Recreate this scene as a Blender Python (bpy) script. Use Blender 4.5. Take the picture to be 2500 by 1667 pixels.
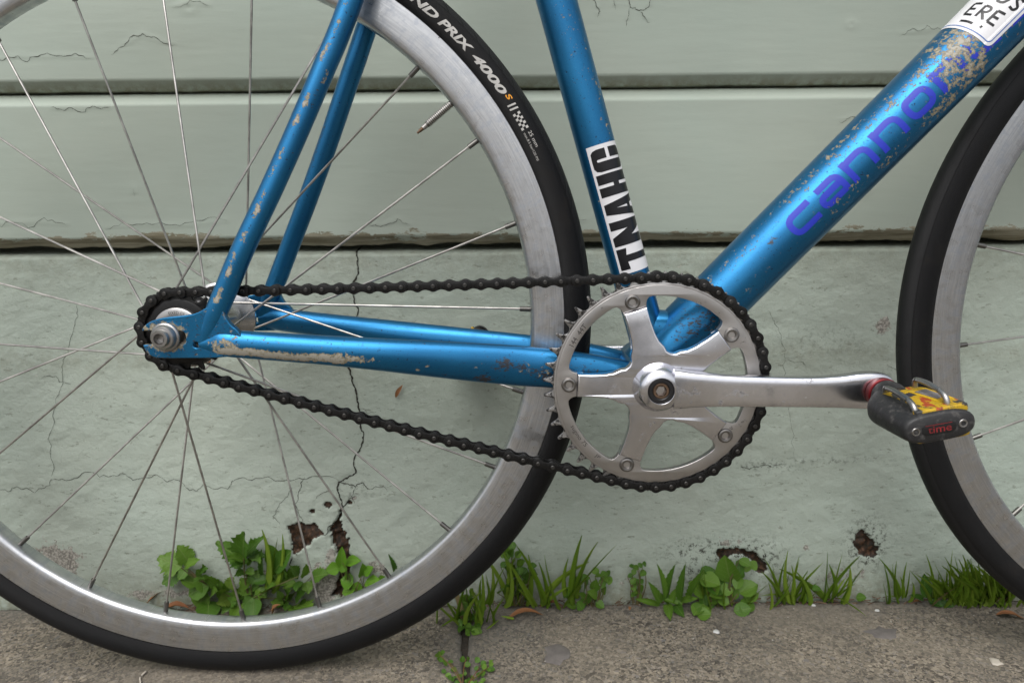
import bpy, bmesh, math, random
import numpy as np
from mathutils import Matrix, Vector

random.seed(7)
rng = np.random.default_rng(7)
for o in list(bpy.data.objects):
    bpy.data.objects.remove(o)
scene = bpy.context.scene
C = scene.collection

# ------------------------------------------------------------------ camera
cam_d = bpy.data.cameras.new('camera')
cam = bpy.data.objects.new('camera', cam_d)
C.objects.link(cam)
cam_d.sensor_width = 36.0
cam_d.lens = 24.148
cam_d.clip_start = 0.02
cam_d.clip_end = 500.0
PITCH, ROLL = math.radians(10.5), 0.0101
right = Vector((math.cos(ROLL), -math.sin(ROLL) * math.sin(PITCH), -math.sin(ROLL) * math.cos(PITCH)))
forward = Vector((0.0, math.cos(PITCH), -math.sin(PITCH)))
upv = right.cross(forward)
cam.matrix_world = Matrix(((right.x, upv.x, -forward.x, 0.0), (right.y, upv.y, -forward.y, 0.0),
                           (right.z, upv.z, -forward.z, 0.427828), (0, 0, 0, 1)))
cam_d.dof.use_dof = True
cam_d.dof.focus_distance = 0.565
cam_d.dof.aperture_fstop = 11.0
scene.camera = cam

# ------------------------------------------------------------------ overcast sky and soft sun
SUN_EL, SUN_AZ = math.radians(58), math.radians(200)      # azimuth from +Y (the wall), clockwise: behind the camera
world = bpy.data.worlds.new('World')
scene.world = world
world.use_nodes = True
wn = world.node_tree
wn.nodes.clear()
sky = wn.nodes.new('ShaderNodeTexSky')
sky.sky_type = 'NISHITA'
sky.sun_disc = False
sky.sun_elevation = SUN_EL
sky.sun_rotation = SUN_AZ
sky.air_density = 1.0
sky.dust_density = 4.0
hsv = wn.nodes.new('ShaderNodeHueSaturation')             # overcast: the blue washed out of the sky
hsv.inputs['Saturation'].default_value = 0.22
bg = wn.nodes.new('ShaderNodeBackground')
bg.inputs['Strength'].default_value = 0.145
wo = wn.nodes.new('ShaderNodeOutputWorld')
wn.links.new(sky.outputs[0], hsv.inputs['Color'])
wn.links.new(hsv.outputs[0], bg.inputs['Color'])
wn.links.new(bg.outputs[0], wo.inputs['Surface'])

sun_d = bpy.data.lights.new('sun', 'SUN')
sun_d.energy = 1.1
sun_d.angle = math.radians(55)
sun_d.color = (1.0, 0.98, 0.95)
sun = bpy.data.objects.new('sun', sun_d)
C.objects.link(sun)
sdir = Vector((math.sin(SUN_AZ) * math.cos(SUN_EL), math.cos(SUN_AZ) * math.cos(SUN_EL), math.sin(SUN_EL)))
sun.rotation_euler = sdir.to_track_quat('Z', 'Y').to_euler()
sun.location = (0, -2, 4)

vs = scene.view_settings
vs.view_transform = 'Standard'
vs.look = 'None'
vs.exposure = 0.41
vs.gamma = 1.0
vs.use_curve_mapping = False
scene.cycles.use_denoising = True
scene.render.filter_size = 1.05
scene.cycles.max_bounces = 8
scene.cycles.caustics_reflective = False
scene.cycles.caustics_refractive = False

# ------------------------------------------------------------------ helpers
MM = 0.001


def tag(o, label=None, cat=None, group=None, kind=None):
    for k, v in (('label', label), ('category', cat), ('group', group), ('kind', kind)):
        if v:
            o[k] = v
    return o


def empty(name, loc=(0, 0, 0), parent=None):
    o = bpy.data.objects.new(name, None)
    o.empty_display_size = 0.02
    C.objects.link(o)
    o.location = loc
    o.parent = parent
    return o


def link(name, me, parent=None):
    o = bpy.data.objects.new(name, me)
    C.objects.link(o)
    o.parent = parent
    return o


def mesh(name, verts, faces, mat, smooth=True, attrs=None, uv=None, scale=MM):
    v = np.asarray(verts, float) * scale
    me = bpy.data.meshes.new(name)
    me.from_pydata(v.tolist(), [], [tuple(f) for f in faces])
    me.materials.append(mat)
    if smooth:
        me.polygons.foreach_set('use_smooth', [True] * len(me.polygons))
    for k, a in (attrs or {}).items():
        at = me.attributes.new(k, 'FLOAT', 'POINT')
        at.data.foreach_set('value', np.asarray(a, np.float32))
    if uv is not None:
        l = me.uv_layers.new(name='uv')
        idx = np.empty(len(me.loops), np.int32)
        me.loops.foreach_get('vertex_index', idx)
        l.data.foreach_set('uv', np.asarray(uv, np.float32)[idx].ravel())
    me.update()
    return me


def sharpen(me, deg=35):
    """smooth faces, but edges steeper than deg stay sharp"""
    bm = bmesh.new()
    bm.from_mesh(me)
    for e in bm.edges:
        e.smooth = not (len(e.link_faces) == 2 and e.calc_face_angle(0) > math.radians(deg))
    for f in bm.faces:
        f.smooth = True
    bm.to_mesh(me)
    bm.free()
    return me


def grid_faces(n, m, wrap_m=False, wrap_n=False, flip=False):
    f = []
    for i in range(n if wrap_n else n - 1):
        i2 = (i + 1) % n
        for j in range(m if wrap_m else m - 1):
            j2 = (j + 1) % m
            q = (i * m + j, i2 * m + j, i2 * m + j2, i * m + j2)
            f.append(q[::-1] if flip else q)
    return f


def spline(pts, step):
    """Catmull-Rom through rows of numbers (the first three are the place), resampled about every step"""
    p = np.asarray(pts, float)
    if len(p) > 2:
        q = np.vstack([2 * p[0] - p[1], p, 2 * p[-1] - p[-2]])
        out = []
        for i in range(1, len(q) - 2):
            n = max(2, int(np.linalg.norm(q[i + 1, :3] - q[i, :3]) / step))
            for t in np.linspace(0, 1, n, endpoint=False):
                a, b, c, d = q[i - 1], q[i], q[i + 1], q[i + 2]
                out.append(0.5 * (2 * b + (c - a) * t + (2 * a - 5 * b + 4 * c - d) * t * t + (3 * b - a - 3 * c + d) * t ** 3))
        out.append(p[-1])
        return np.array(out)
    n = max(2, int(np.linalg.norm(p[1, :3] - p[0, :3]) / step) + 1)
    t = np.linspace(0, 1, n)[:, None]
    return p[0] * (1 - t) + p[1] * t


def frames(path):
    t = np.gradient(path, axis=0)
    t /= np.linalg.norm(t, axis=1)[:, None]
    front = np.array([0, -1.0, 0]) - t * (t @ np.array([0, -1.0, 0]))[:, None]
    bad = np.linalg.norm(front, axis=1) < 0.2
    if bad.any():
        front[bad] = np.array([1.0, 0, 0]) - t[bad] * (t[bad] @ np.array([1.0, 0, 0]))[:, None]
    front /= np.linalg.norm(front, axis=1)[:, None]
    side = np.cross(front, t)
    return t, front, side


def sweep(name, rows, mat, seg=24, step=3.0, expo=2.0, wear=None, cap=True):
    """rows: x, y, z, half height in the bike's plane, half width across it (mm). Angle 0 faces -Y, + is up/left."""
    r = spline(rows, step)
    path, ha, hb = r[:, :3], r[:, 3], r[:, 4]
    t, fr, sd = frames(path)
    a = np.linspace(0, 2 * math.pi, seg, endpoint=False)
    ca, sa = np.cos(a), np.sin(a)
    pc = np.sign(ca) * np.abs(ca) ** (2 / expo)
    ps = np.sign(sa) * np.abs(sa) ** (2 / expo)
    v = path[:, None] + fr[:, None] * (hb[:, None, None] * pc[None, :, None]) + sd[:, None] * (ha[:, None, None] * ps[None, :, None])
    u = np.concatenate([[0], np.cumsum(np.linalg.norm(np.diff(path, axis=0), axis=1))])
    n = len(path)
    faces = grid_faces(n, seg, wrap_m=True)
    verts = v.reshape(-1, 3)
    if cap:
        faces += [tuple(range(seg))[::-1], tuple((n - 1) * seg + k for k in range(seg))]
    attrs = {}
    if wear:
        uu = np.repeat(u, seg)
        ad = np.degrees((a + math.pi) % (2 * math.pi) - math.pi)
        aa = np.tile(ad, n)
        attrs = {k: np.clip(fn(uu, aa), 0, 1) for k, fn in wear.items()}
    me = mesh(name, verts, faces, mat, attrs=attrs)
    # orient outwards
    bm = bmesh.new(); bm.from_mesh(me); bmesh.ops.recalc_face_normals(bm, faces=bm.faces)
    for e in bm.edges:
        if len(e.link_faces) == 2 and e.calc_face_angle(0) > 0.9:
            e.smooth = False
    bm.to_mesh(me); bm.free()
    return me


def lathe(name, prof, mat, n=48, centre=(0, 0), closed=False, deg=35, a0=0.0):
    """profile rows (radius, y) turned about the wheel axis (Y)"""
    prof = np.asarray(prof, float)
    m = len(prof)
    a = np.linspace(0, 2 * math.pi, n, endpoint=False) + a0
    v = np.zeros((n, m, 3))
    v[:, :, 0] = centre[0] + prof[None, :, 0] * np.cos(a)[:, None]
    v[:, :, 1] = prof[None, :, 1]
    v[:, :, 2] = centre[1] + prof[None, :, 0] * np.sin(a)[:, None]
    f = grid_faces(n, m, wrap_n=True, wrap_m=closed)
    me = mesh(name, v.reshape(-1, 3), f, mat)
    bm = bmesh.new(); bm.from_mesh(me)
    bmesh.ops.remove_doubles(bm, verts=bm.verts, dist=1e-6)
    bmesh.ops.recalc_face_normals(bm, faces=bm.faces)
    bm.to_mesh(me); bm.free()
    return sharpen(me, deg)


def plate(name, loops, y0, y1, mat, bevel=0.4, res=2):
    """flat plate: loops of (x, z) in mm (first outline, then holes), between depths y0 and y1"""
    cu = bpy.data.curves.new(name, 'CURVE')
    cu.dimensions = '2D'
    cu.fill_mode = 'BOTH'
    cu.extrude = max(abs(y1 - y0) / 2 - bevel, 0.01) * MM
    cu.bevel_depth = bevel * MM
    cu.bevel_resolution = res
    cu.offset = -bevel * MM
    for lp in loops:
        s = cu.splines.new('POLY')
        s.points.add(len(lp) - 1)
        for p, q in zip(s.points, lp):
            p.co = (q[0] * MM, q[1] * MM, 0, 1)
        s.use_cyclic_u = True
    ob = bpy.data.objects.new('tmp', cu)
    me = bpy.data.meshes.new_from_object(ob)
    bpy.data.objects.remove(ob)
    n = len(me.vertices)
    co = np.empty(n * 3)
    me.vertices.foreach_get('co', co)
    co = co.reshape(-1, 3)
    new = np.stack([co[:, 0], (y0 + y1) / 2 * MM - co[:, 2], co[:, 1]], 1)
    me.vertices.foreach_set('co', new.ravel())
    me.name = name
    me.materials.clear()
    me.materials.append(mat)
    bm = bmesh.new(); bm.from_mesh(me)
    bmesh.ops.remove_doubles(bm, verts=bm.verts, dist=1e-6)
    bmesh.ops.recalc_face_normals(bm, faces=bm.faces)
    bm.to_mesh(me); bm.free()
    return sharpen(me, 30)


def gridcut(me, step):
    """cut a mesh into a grid along X and Z so that painted masks can vary across it"""
    bm = bmesh.new(); bm.from_mesh(me)
    for ax in (0, 2):
        lo = min(v.co[ax] for v in bm.verts); hi = max(v.co[ax] for v in bm.verts)
        x = lo + step * MM
        while x < hi:
            co = [0, 0, 0]; no = [0, 0, 0]; co[ax] = x; no[ax] = 1
            bmesh.ops.bisect_plane(bm, geom=bm.verts[:] + bm.edges[:] + bm.faces[:], plane_co=co, plane_no=no)
            x += step * MM
    bm.to_mesh(me); bm.free()
    return me


def join(name, meshes, mat=None):
    bm = bmesh.new()
    mats = []
    for me in meshes:
        k = len(bm.faces)
        mt = me.materials[0]
        if mt not in mats:
            mats.append(mt)
        bm.from_mesh(me)
        bm.faces.ensure_lookup_table()
        for f in bm.faces[k:]:
            f.material_index = mats.index(mt)
    out = bpy.data.meshes.new(name)
    bm.to_mesh(out); bm.free()
    for m in mats:
        out.materials.append(m)
    return out


def rod(name, p, q, r, mat, seg=8):
    p, q = np.asarray(p, float), np.asarray(q, float)
    t = (q - p) / np.linalg.norm(q - p)
    a = np.cross(t, [0, 1.0, 0]) if abs(t[1]) < 0.9 else np.cross(t, [1.0, 0, 0])
    a /= np.linalg.norm(a)
    b = np.cross(t, a)
    an = np.linspace(0, 2 * math.pi, seg, endpoint=False)
    ring = np.cos(an)[:, None] * a + np.sin(an)[:, None] * b
    v = np.vstack([p + r * ring, q + r * ring])
    f = [(k, (k + 1) % seg, seg + (k + 1) % seg, seg + k) for k in range(seg)]
    f += [tuple(range(seg))[::-1], tuple(range(seg, 2 * seg))]
    return sharpen(mesh(name, v, f, mat), 50)


def poly2d(loops):
    """filled 2D outline -> (verts n x 2, faces)"""
    cu = bpy.data.curves.new('t', 'CURVE')
    cu.dimensions = '2D'; cu.fill_mode = 'BOTH'
    for lp in loops:
        s = cu.splines.new('POLY'); s.points.add(len(lp) - 1)
        for p, q in zip(s.points, lp):
            p.co = (q[0], q[1], 0, 1)
        s.use_cyclic_u = True
    return _flat(cu)


def text2d(body, size, shear=0.0, bold=0.0, spacing=1.0):
    cu = bpy.data.curves.new('t', 'FONT')
    cu.body = body; cu.size = size; cu.shear = shear; cu.offset = bold; cu.space_character = spacing
    cu.resolution_u = 3
    return _flat(cu)


def _flat(cu):
    ob = bpy.data.objects.new('tmp', cu)
    me = bpy.data.meshes.new_from_object(ob)
    bpy.data.objects.remove(ob)
    v = np.array([x.co[:2] for x in me.vertices])
    f = [tuple(p.vertices) for p in me.polygons]
    bpy.data.meshes.remove(me)
    return v, f


def merge2d(parts):
    vs_, fs, k = [], [], 0
    for v, f in parts:
        vs_.append(v)
        fs += [tuple(i + k for i in q) for q in f]
        k += len(v)
    return np.vstack(vs_), fs


def cut2d(v, f, step_v, step_u=None):
    """cut a flat mesh along v (and u) so that it can bend over a round surface"""
    bm = bmesh.new()
    bv = [bm.verts.new((a, b, 0)) for a, b in v]
    for q in f:
        try:
            bm.faces.new([bv[i] for i in q])
        except ValueError:
            pass
    for ax, st in ((1, step_v), (0, step_u)):
        if not st:
            continue
        lo, hi = v[:, ax].min(), v[:, ax].max()
        x = lo + st
        while x < hi:
            co = [0, 0, 0]; no = [0, 0, 0]; co[ax] = x; no[ax] = 1
            bmesh.ops.bisect_plane(bm, geom=bm.verts[:] + bm.edges[:] + bm.faces[:], plane_co=co, plane_no=no)
            x += st
    bmesh.ops.triangulate(bm, faces=bm.faces)
    bm.verts.index_update()
    v2 = np.array([x.co[:2] for x in bm.verts])
    f2 = [tuple(x.index for x in q.verts) for q in bm.faces]
    bm.free()
    return v2, f2


def stroke(pts, w, closed=False):
    """a drawn stroke of width w (flat strip)"""
    p = np.asarray(pts, float)
    if closed:
        p = np.vstack([p, p[:1]])
    t = np.gradient(p, axis=0)
    if closed:
        t[0] = t[-1] = p[1] - p[-2]
    t /= np.linalg.norm(t, axis=1)[:, None] + 1e-9
    n = np.stack([-t[:, 1], t[:, 0]], 1)
    ww = (np.full(len(p), w) if np.isscalar(w) else np.asarray(w))[:, None]
    v = np.vstack([p + n * ww / 2, p - n * ww / 2])
    k = len(p)
    return v, [(i, i + 1, k + i + 1, k + i) for i in range(k - 1)]


def rounded(pts, r, n=5):
    """round the corners of an open polyline"""
    p = [np.asarray(q, float) for q in pts]
    out = [p[0]]
    for a, b, c in zip(p, p[1:], p[2:]):
        d1 = min(r, np.linalg.norm(b - a) * 0.49); d2 = min(r, np.linalg.norm(c - b) * 0.49)
        s = b + (a - b) / np.linalg.norm(a - b) * d1
        e = b + (c - b) / np.linalg.norm(c - b) * d2
        for t in np.linspace(0, 1, n):
            out.append((1 - t) ** 2 * s + 2 * t * (1 - t) * b + t * t * e)
    out.append(p[-1])
    res = []
    for a, b in zip(out, out[1:]):
        k = max(1, int(np.linalg.norm(b - a) / 1.5))
        res += [a + (b - a) * t for t in np.linspace(0, 1, k, endpoint=False)]
    res.append(out[-1])
    return np.array(res)


# ------------------------------------------------------------------ node materials
class Mat:
    def __init__(self, name):
        self.m = bpy.data.materials.new(name)
        self.m.use_nodes = True
        self.nt = self.m.node_tree
        self.b = self.nt.nodes['Principled BSDF']
        self.out = self.nt.nodes['Material Output']

    def n(self, typ, props=None, **inp):
        nd = self.nt.nodes.new('ShaderNode' + typ)
        for k, v in (props or {}).items():
            setattr(nd, k, v)
        for k, v in inp.items():
            self.set(nd, k, v)
        return nd

    def sock(self, nd, k):
        if isinstance(k, int):
            return nd.inputs[k]
        k2 = k.replace('_', ' ')
        return nd.inputs[k2] if k2 in nd.inputs else nd.inputs[k]

    def set(self, nd, k, v):
        s = self.sock(nd, int(k[1:]) if k[0] == 'i' and k[1:].isdigit() else k)
        if isinstance(v, bpy.types.NodeSocket):
            self.nt.links.new(v, s)
        elif isinstance(v, (tuple, list)) and len(v) == 3 and s.type == 'RGBA':
            s.default_value = (*v, 1)
        else:
            s.default_value = v

    def p(self, **kw):
        for k, v in kw.items():
            self.set(self.b, k, v)
        return self

    def coord(self, scale=(1, 1, 1), which='Object'):
        tc = self.n('TexCoord')
        mp = self.n('Mapping', Vector=tc.outputs[which])
        mp.inputs['Scale'].default_value = scale
        return mp.outputs[0]

    def noise(self, scale, detail=4, rough=0.5, vec=None, out='Fac', dist=0.0):
        nd = self.n('TexNoise', Scale=scale, Detail=detail, Roughness=rough, Distortion=dist)
        self.nt.links.new(vec if vec is not None else self.coord(), nd.inputs['Vector'])
        return nd.outputs[out]

    def ramp(self, fac, stops):
        nd = self.n('ValToRGB', Fac=fac)
        cr = nd.color_ramp
        while len(cr.elements) > 1:
            cr.elements.remove(cr.elements[0])
        for i, (pos, col) in enumerate(stops):
            e = cr.elements[0] if i == 0 else cr.elements.new(pos)
            e.position = pos
            c = (col, col, col) if isinstance(col, (int, float)) else col
            e.color = (*c, 1)
        return nd.outputs[0]

    def math(self, op, a, b=0.0, clamp=False):
        nd = self.n('Math', {'operation': op, 'use_clamp': clamp}, i0=a, i1=b)
        return nd.outputs[0]

    def step(self, x, lo, hi):
        nd = self.n('MapRange', {'interpolation_type': 'SMOOTHSTEP'}, Value=x)
        self.set(nd, 'From_Min', lo)
        self.set(nd, 'From_Max', hi)
        return nd.outputs[0]

    def mix(self, fac, a, b, blend='MIX'):
        nd = self.n('Mix', {'data_type': 'RGBA', 'blend_type': blend})
        self.set(nd, 'i0', fac)
        self.set(nd, 'i6', a)
        self.set(nd, 'i7', b)
        return nd.outputs[2]

    def attr(self, name):
        return self.n('Attribute', {'attribute_name': name}).outputs['Fac']

    def bump(self, h, strength=0.3, dist=0.001, normal=None):
        nd = self.n('Bump', Height=h, Strength=strength, Distance=dist)
        if normal is not None:
            self.nt.links.new(normal, nd.inputs['Normal'])
        return nd.outputs[0]


def plain(name, col, rough=0.5, metal=0.0, bump=None, var=0.0, **kw):
    m = Mat(name)
    c = col
    if var:
        f = m.noise(60, 5, 0.6)
        c = m.mix(m.step(f, 0.3, 0.7), tuple(x * (1 - var) for x in col), tuple(min(1, x * (1 + var)) for x in col))
    m.p(Base_Color=c, Roughness=rough, Metallic=metal, **kw)
    if bump:
        m.p(Normal=m.bump(m.noise(bump[0], 4, 0.6), bump[1], bump[2]))
    return m.m

# ------------------------------------------------------------------ materials of the bicycle
def make_blue_paint():
    m = Mat('blue_metallic_paint')
    co = m.coord()
    w = m.attr('wear')
    s = m.attr('scuff')
    n1 = m.noise(225, 8, 0.74, co)
    thr = m.math('SUBTRACT', 0.76, m.math('MULTIPLY', w, 0.42))
    chip = m.step(n1, thr, m.math('ADD', thr, 0.012))
    core = m.step(n1, m.math('ADD', thr, 0.05), m.math('ADD', thr, 0.12))
    n2 = m.noise(420, 4, 0.7, co)
    speck = m.step(n2, 0.645, 0.665)
    n3 = m.noise(260, 5, 0.7, m.coord((1, 1, 2.2)))
    sthr = m.math('SUBTRACT', 0.78, m.math('MULTIPLY', s, 0.38))
    scuff = m.step(n3, sthr, m.math('ADD', sthr, 0.03))
    tone = m.noise(9, 3, 0.5, co)
    blue = m.mix(m.step(tone, 0.3, 0.7), (0.010, 0.125, 0.290), (0.014, 0.165, 0.360))
    flake = m.noise(2600, 1, 0.5, co)
    blue = m.mix(m.math('MULTIPLY', m.step(flake, 0.45, 0.75), 0.35), blue, (0.04, 0.24, 0.46))
    primer = m.mix(core, (0.215, 0.185, 0.115), (0.335, 0.315, 0.265))
    col = m.mix(speck, blue, (0.012, 0.02, 0.05))
    col = m.mix(scuff, col, (0.022, 0.024, 0.03))
    col = m.mix(chip, col, primer)
    dirt = m.step(m.noise(35, 5, 0.7, co), 0.5, 0.8)
    rough = m.math('ADD', m.math('MULTIPLY', chip, 0.25), m.math('ADD', 0.33, m.math('MULTIPLY', dirt, 0.12)))
    met = m.math('MULTIPLY', m.math('SUBTRACT', 1.0, m.math('MAXIMUM', chip, scuff)), 0.84)
    m.p(Base_Color=col, Roughness=rough, Metallic=met, Coat_Weight=0.2, Coat_Roughness=0.28)
    h = m.math('SUBTRACT', 1.0, m.math('MAXIMUM', chip, m.math('MULTIPLY', speck, 0.5)))
    m.p(Normal=m.bump(h, 0.5, 0.0003))
    return m.m


def make_decal(name, col, keep_wear=True, rough=0.4):
    """print on the tube: where the paint below is chipped, the print is gone too"""
    m = Mat(name)
    m.p(Base_Color=col, Roughness=rough, Specular_IOR_Level=0.35)
    if keep_wear:
        co = m.coord()
        w = m.attr('wear')
        n1 = m.noise(225, 8, 0.74, co)
        thr = m.math('SUBTRACT', 0.76, m.math('MULTIPLY', w, 0.42))
        gone = m.step(n1, m.math('SUBTRACT', thr, 0.012), thr)
        tr = m.n('BsdfTransparent')
        mx = m.n('MixShader', i0=gone)
        m.nt.links.new(m.b.outputs[0], mx.inputs[1])
        m.nt.links.new(tr.outputs[0], mx.inputs[2])
        m.nt.links.new(mx.outputs[0], m.out.inputs['Surface'])
    return m.m


def make_alu(name, base=(0.60, 0.60, 0.61), r0=0.22, r1=0.42, scratch=0.25, grime_dark=0.0, aniso=False):
    m = Mat(name)
    co = m.coord()
    n = m.noise(14, 6, 0.65, co)
    f = m.noise(300, 4, 0.6, co)
    sc = m.noise(90, 8, 0.75, m.coord((1, 1, 7)))
    sc2 = m.noise(90, 8, 0.75, m.coord((8, 1, 1)))
    line = m.math('MAXIMUM', m.step(sc, 0.66, 0.70), m.step(sc2, 0.67, 0.71))
    blot = m.step(m.noise(26, 6, 0.7, co), 0.56, 0.72)
    col = m.mix(m.step(n, 0.35, 0.7), tuple(x * 0.82 for x in base), base)
    col = m.mix(m.math('MULTIPLY', blot, 0.45), col, (0.34, 0.36, 0.40))
    col = m.mix(m.math('MULTIPLY', line, scratch), col, (0.85, 0.85, 0.86))
    if grime_dark:
        g = m.noise(70, 7, 0.75, co)
        gm = m.step(g, 0.66 - 0.1 * grime_dark, 0.70)
        col = m.mix(gm, col, (0.06, 0.05, 0.04))
        met = m.math('SUBTRACT', 1.0, m.math('MULTIPLY', gm, 0.8))
        m.p(Metallic=met)
    else:
        m.p(Metallic=1.0)
    rough = m.math('ADD', r0, m.math('MULTIPLY', m.step(n, 0.3, 0.7), r1 - r0))
    rough = m.math('ADD', rough, m.math('MULTIPLY', line, 0.10))
    m.p(Base_Color=col, Roughness=rough)
    m.p(Normal=m.bump(f, 0.06, 0.0002))
    return m.m


def make_rim():
    m = Mat('rim_aluminium')
    co = m.coord()
    sp = m.n('SeparateXYZ', Vector=co)
    rad = m.math('SQRT', m.math('ADD', m.math('MULTIPLY', sp.outputs[0], sp.outputs[0]), m.math('MULTIPLY', sp.outputs[2], sp.outputs[2])))
    ang = m.math('ARCTAN2', sp.outputs[2], sp.outputs[0])
    cv = m.n('CombineXYZ', X=m.math('MULTIPLY', rad, 900.0), Y=m.math('MULTIPLY', ang, 9.0))
    brush = m.noise(1.0, 5, 0.65, cv.outputs[0])
    cv2 = m.n('CombineXYZ', X=m.math('MULTIPLY', rad, 90.0), Y=m.math('MULTIPLY', ang, 34.0))
    cloud = m.noise(1.0, 7, 0.72, cv2.outputs[0])
    scr = m.math('MAXIMUM', m.step(m.noise(75, 8, 0.78, m.coord((1, 1, 9))), 0.665, 0.70), m.step(m.noise(75, 8, 0.78, m.coord((9, 1, 1.4))), 0.665, 0.70))
    col = m.mix(m.step(brush, 0.32, 0.68), (0.45, 0.46, 0.475), (0.60, 0.605, 0.615))
    col = m.mix(m.math('MULTIPLY', m.step(cloud, 0.48, 0.64), 0.55), col, (0.36, 0.39, 0.44))
    col = m.mix(m.math('MULTIPLY', m.step(cloud, 0.42, 0.30), 0.45), col, (0.74, 0.74, 0.75))
    col = m.mix(m.math('MULTIPLY', scr, 0.5), col, (0.86, 0.86, 0.87))
    nick = m.step(m.noise(210, 3, 0.6, co), 0.735, 0.75)
    col = m.mix(nick, col, (0.05, 0.05, 0.05))
    rough = m.math('ADD', 0.27, m.math('ADD', m.math('MULTIPLY', m.step(cloud, 0.35, 0.65), 0.14), m.math('MULTIPLY', scr, 0.15)))
    m.p(Base_Color=col, Metallic=m.math('SUBTRACT', 1.0, nick), Roughness=rough)
    m.p(Normal=m.bump(m.math('ADD', m.math('MULTIPLY', brush, 0.6), scr), 0.10, 0.0003))
    return m.m


def make_tyre(grooves=1.0):
    m = Mat('tyre_rubber')
    tc = m.n('TexCoord')
    sep = m.n('SeparateXYZ')
    m.nt.links.new(tc.outputs['UV'], sep.inputs[0])
    u, v = sep.outputs[0], sep.outputs[1]           # mm along the tread, mm round the section (0 = camera side)
    co = m.coord()
    # shoulder grooves: short slanted cuts repeating along the tread
    sl = m.math('FRACT', m.math('DIVIDE', m.math('ADD', u, m.math('MULTIPLY', v, -1.6)), 15.0))
    cut = m.math('MULTIPLY', m.step(sl, 0.02, 0.06), m.step(sl, 0.17, 0.12))
    sl2 = m.math('FRACT', m.math('DIVIDE', m.math('ADD', u, m.math('MULTIPLY', v, 2.4)), 29.0))
    cut2 = m.math('MULTIPLY', m.step(sl2, 0.02, 0.05), m.step(sl2, 0.12, 0.09))
    band = m.math('MULTIPLY', m.step(v, 9.6, 10.0), m.step(v, 17.0, 16.4))
    g = m.math('MULTIPLY', m.math('MULTIPLY', cut, band), grooves)
    seam = m.math('MULTIPLY', m.step(v, 9.0, 9.15), m.step(v, 9.6, 9.45))
    thread = m.n('TexWave', {'wave_type': 'BANDS', 'bands_direction': 'DIAGONAL'}, Scale=1.3)
    m.nt.links.new(tc.outputs['UV'], thread.inputs['Vector'])
    dust = m.step(m.noise(45, 7, 0.75, co), 0.52, 0.75)
    col = m.mix(dust, (0.0050, 0.0050, 0.0055), (0.012, 0.0105, 0.0095))
    tread = m.step(v, 9.2, 10.0)
    col = m.mix(m.math('MULTIPLY', tread, 0.6), col, (0.0150, 0.0150, 0.0160))
    col = m.mix(m.math('MAXIMUM', g, seam), col, (0.0018, 0.0018, 0.002))
    m.p(Base_Color=col, Roughness=m.math('ADD', 0.50, m.math('MULTIPLY', dust, 0.25)), Specular_IOR_Level=0.22)
    h = m.math('SUBTRACT', m.math('MULTIPLY', thread.outputs['Fac'], 0.10), m.math('MAXIMUM', g, seam))
    m.p(Normal=m.bump(h, 0.8, 0.0012))
    return m.m


def make_chain(name='chain_black'):
    m = Mat(name)
    co = m.coord()
    g = m.step(m.noise(500, 5, 0.7, co), 0.45, 0.7)
    col = m.mix(g, (0.0045, 0.0044, 0.0045), (0.012, 0.011, 0.010))
    m.p(Base_Color=col, Metallic=0.0, Specular_IOR_Level=0.30, Roughness=m.math('ADD', 0.33, m.math('MULTIPLY', g, 0.25)))
    m.p(Normal=m.bump(m.noise(900, 3, 0.6, co), 0.25, 0.0003))
    return m.m


def make_pedal_print():
    m = Mat('yellow_printed_shell')
    co = m.coord()
    a = m.noise(75, 3, 0.6, m.coord((1.6, 0.7, 1)))
    b = m.noise(60, 2, 0.5, m.coord((0.7, 1.4, 1)))
    col = m.ramp(a, [(0.0, (0.02, 0.02, 0.025)), (0.42, (0.03, 0.03, 0.03)), (0.455, (0.42, 0.26, 0.008)), (0.60, (0.47, 0.31, 0.010)), (0.64, (0.33, 0.05, 0.012))])
    col = m.mix(m.step(b, 0.64, 0.67), col, (0.02, 0.02, 0.03))
    col = m.mix(m.step(m.noise(150, 7, 0.74, co), 0.52, 0.66), col, (0.045, 0.040, 0.030))
    m.p(Base_Color=col, Roughness=0.52)
    return m.m


def make_black_plastic():
    m = Mat('worn_black_plastic')
    co = m.coord()
    n = m.noise(120, 8, 0.75, co)
    col = m.mix(m.step(n, 0.5, 0.72), (0.016, 0.016, 0.017), (0.105, 0.10, 0.095))
    m.p(Base_Color=col, Roughness=m.math('ADD', 0.5, m.math('MULTIPLY', m.step(n, 0.4, 0.7), 0.25)))
    m.p(Normal=m.bump(m.noise(260, 6, 0.7, co), 0.5, 0.0006))
    return m.m


BLUE = make_blue_paint()
LETTER = make_decal('violet_blue_lettering', (0.022, 0.040, 0.45))
STICK_W = make_decal('white_sticker', (0.70, 0.70, 0.72), False, 0.35)
STICK_K = make_decal('black_sticker_print', (0.010, 0.010, 0.012), False, 0.3)
STICK_B = make_decal('blue_sticker_line', (0.09, 0.17, 0.42), False, 0.35)
RIM = make_rim()
CRANK = make_alu('polished_crank_aluminium', (0.76, 0.76, 0.80), 0.14, 0.25, 0.25, grime_dark=0.75)
RINGM = make_alu('chainring_aluminium', (0.50, 0.48, 0.465), 0.34, 0.45, 0.15, grime_dark=0.35)
HUBM = make_alu('hub_aluminium', (0.60, 0.59, 0.58), 0.2, 0.35, 0.3)
STEEL = make_alu('worn_steel', (0.42, 0.41, 0.40), 0.25, 0.42, 0.2, grime_dark=0.3)
SPOKE = plain('spoke_steel', (0.40, 0.385, 0.365), 0.42, 1.0, var=0.3)
NIPPLE = plain('nipple_brass', (0.16, 0.155, 0.145), 0.4, 1.0)
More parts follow.
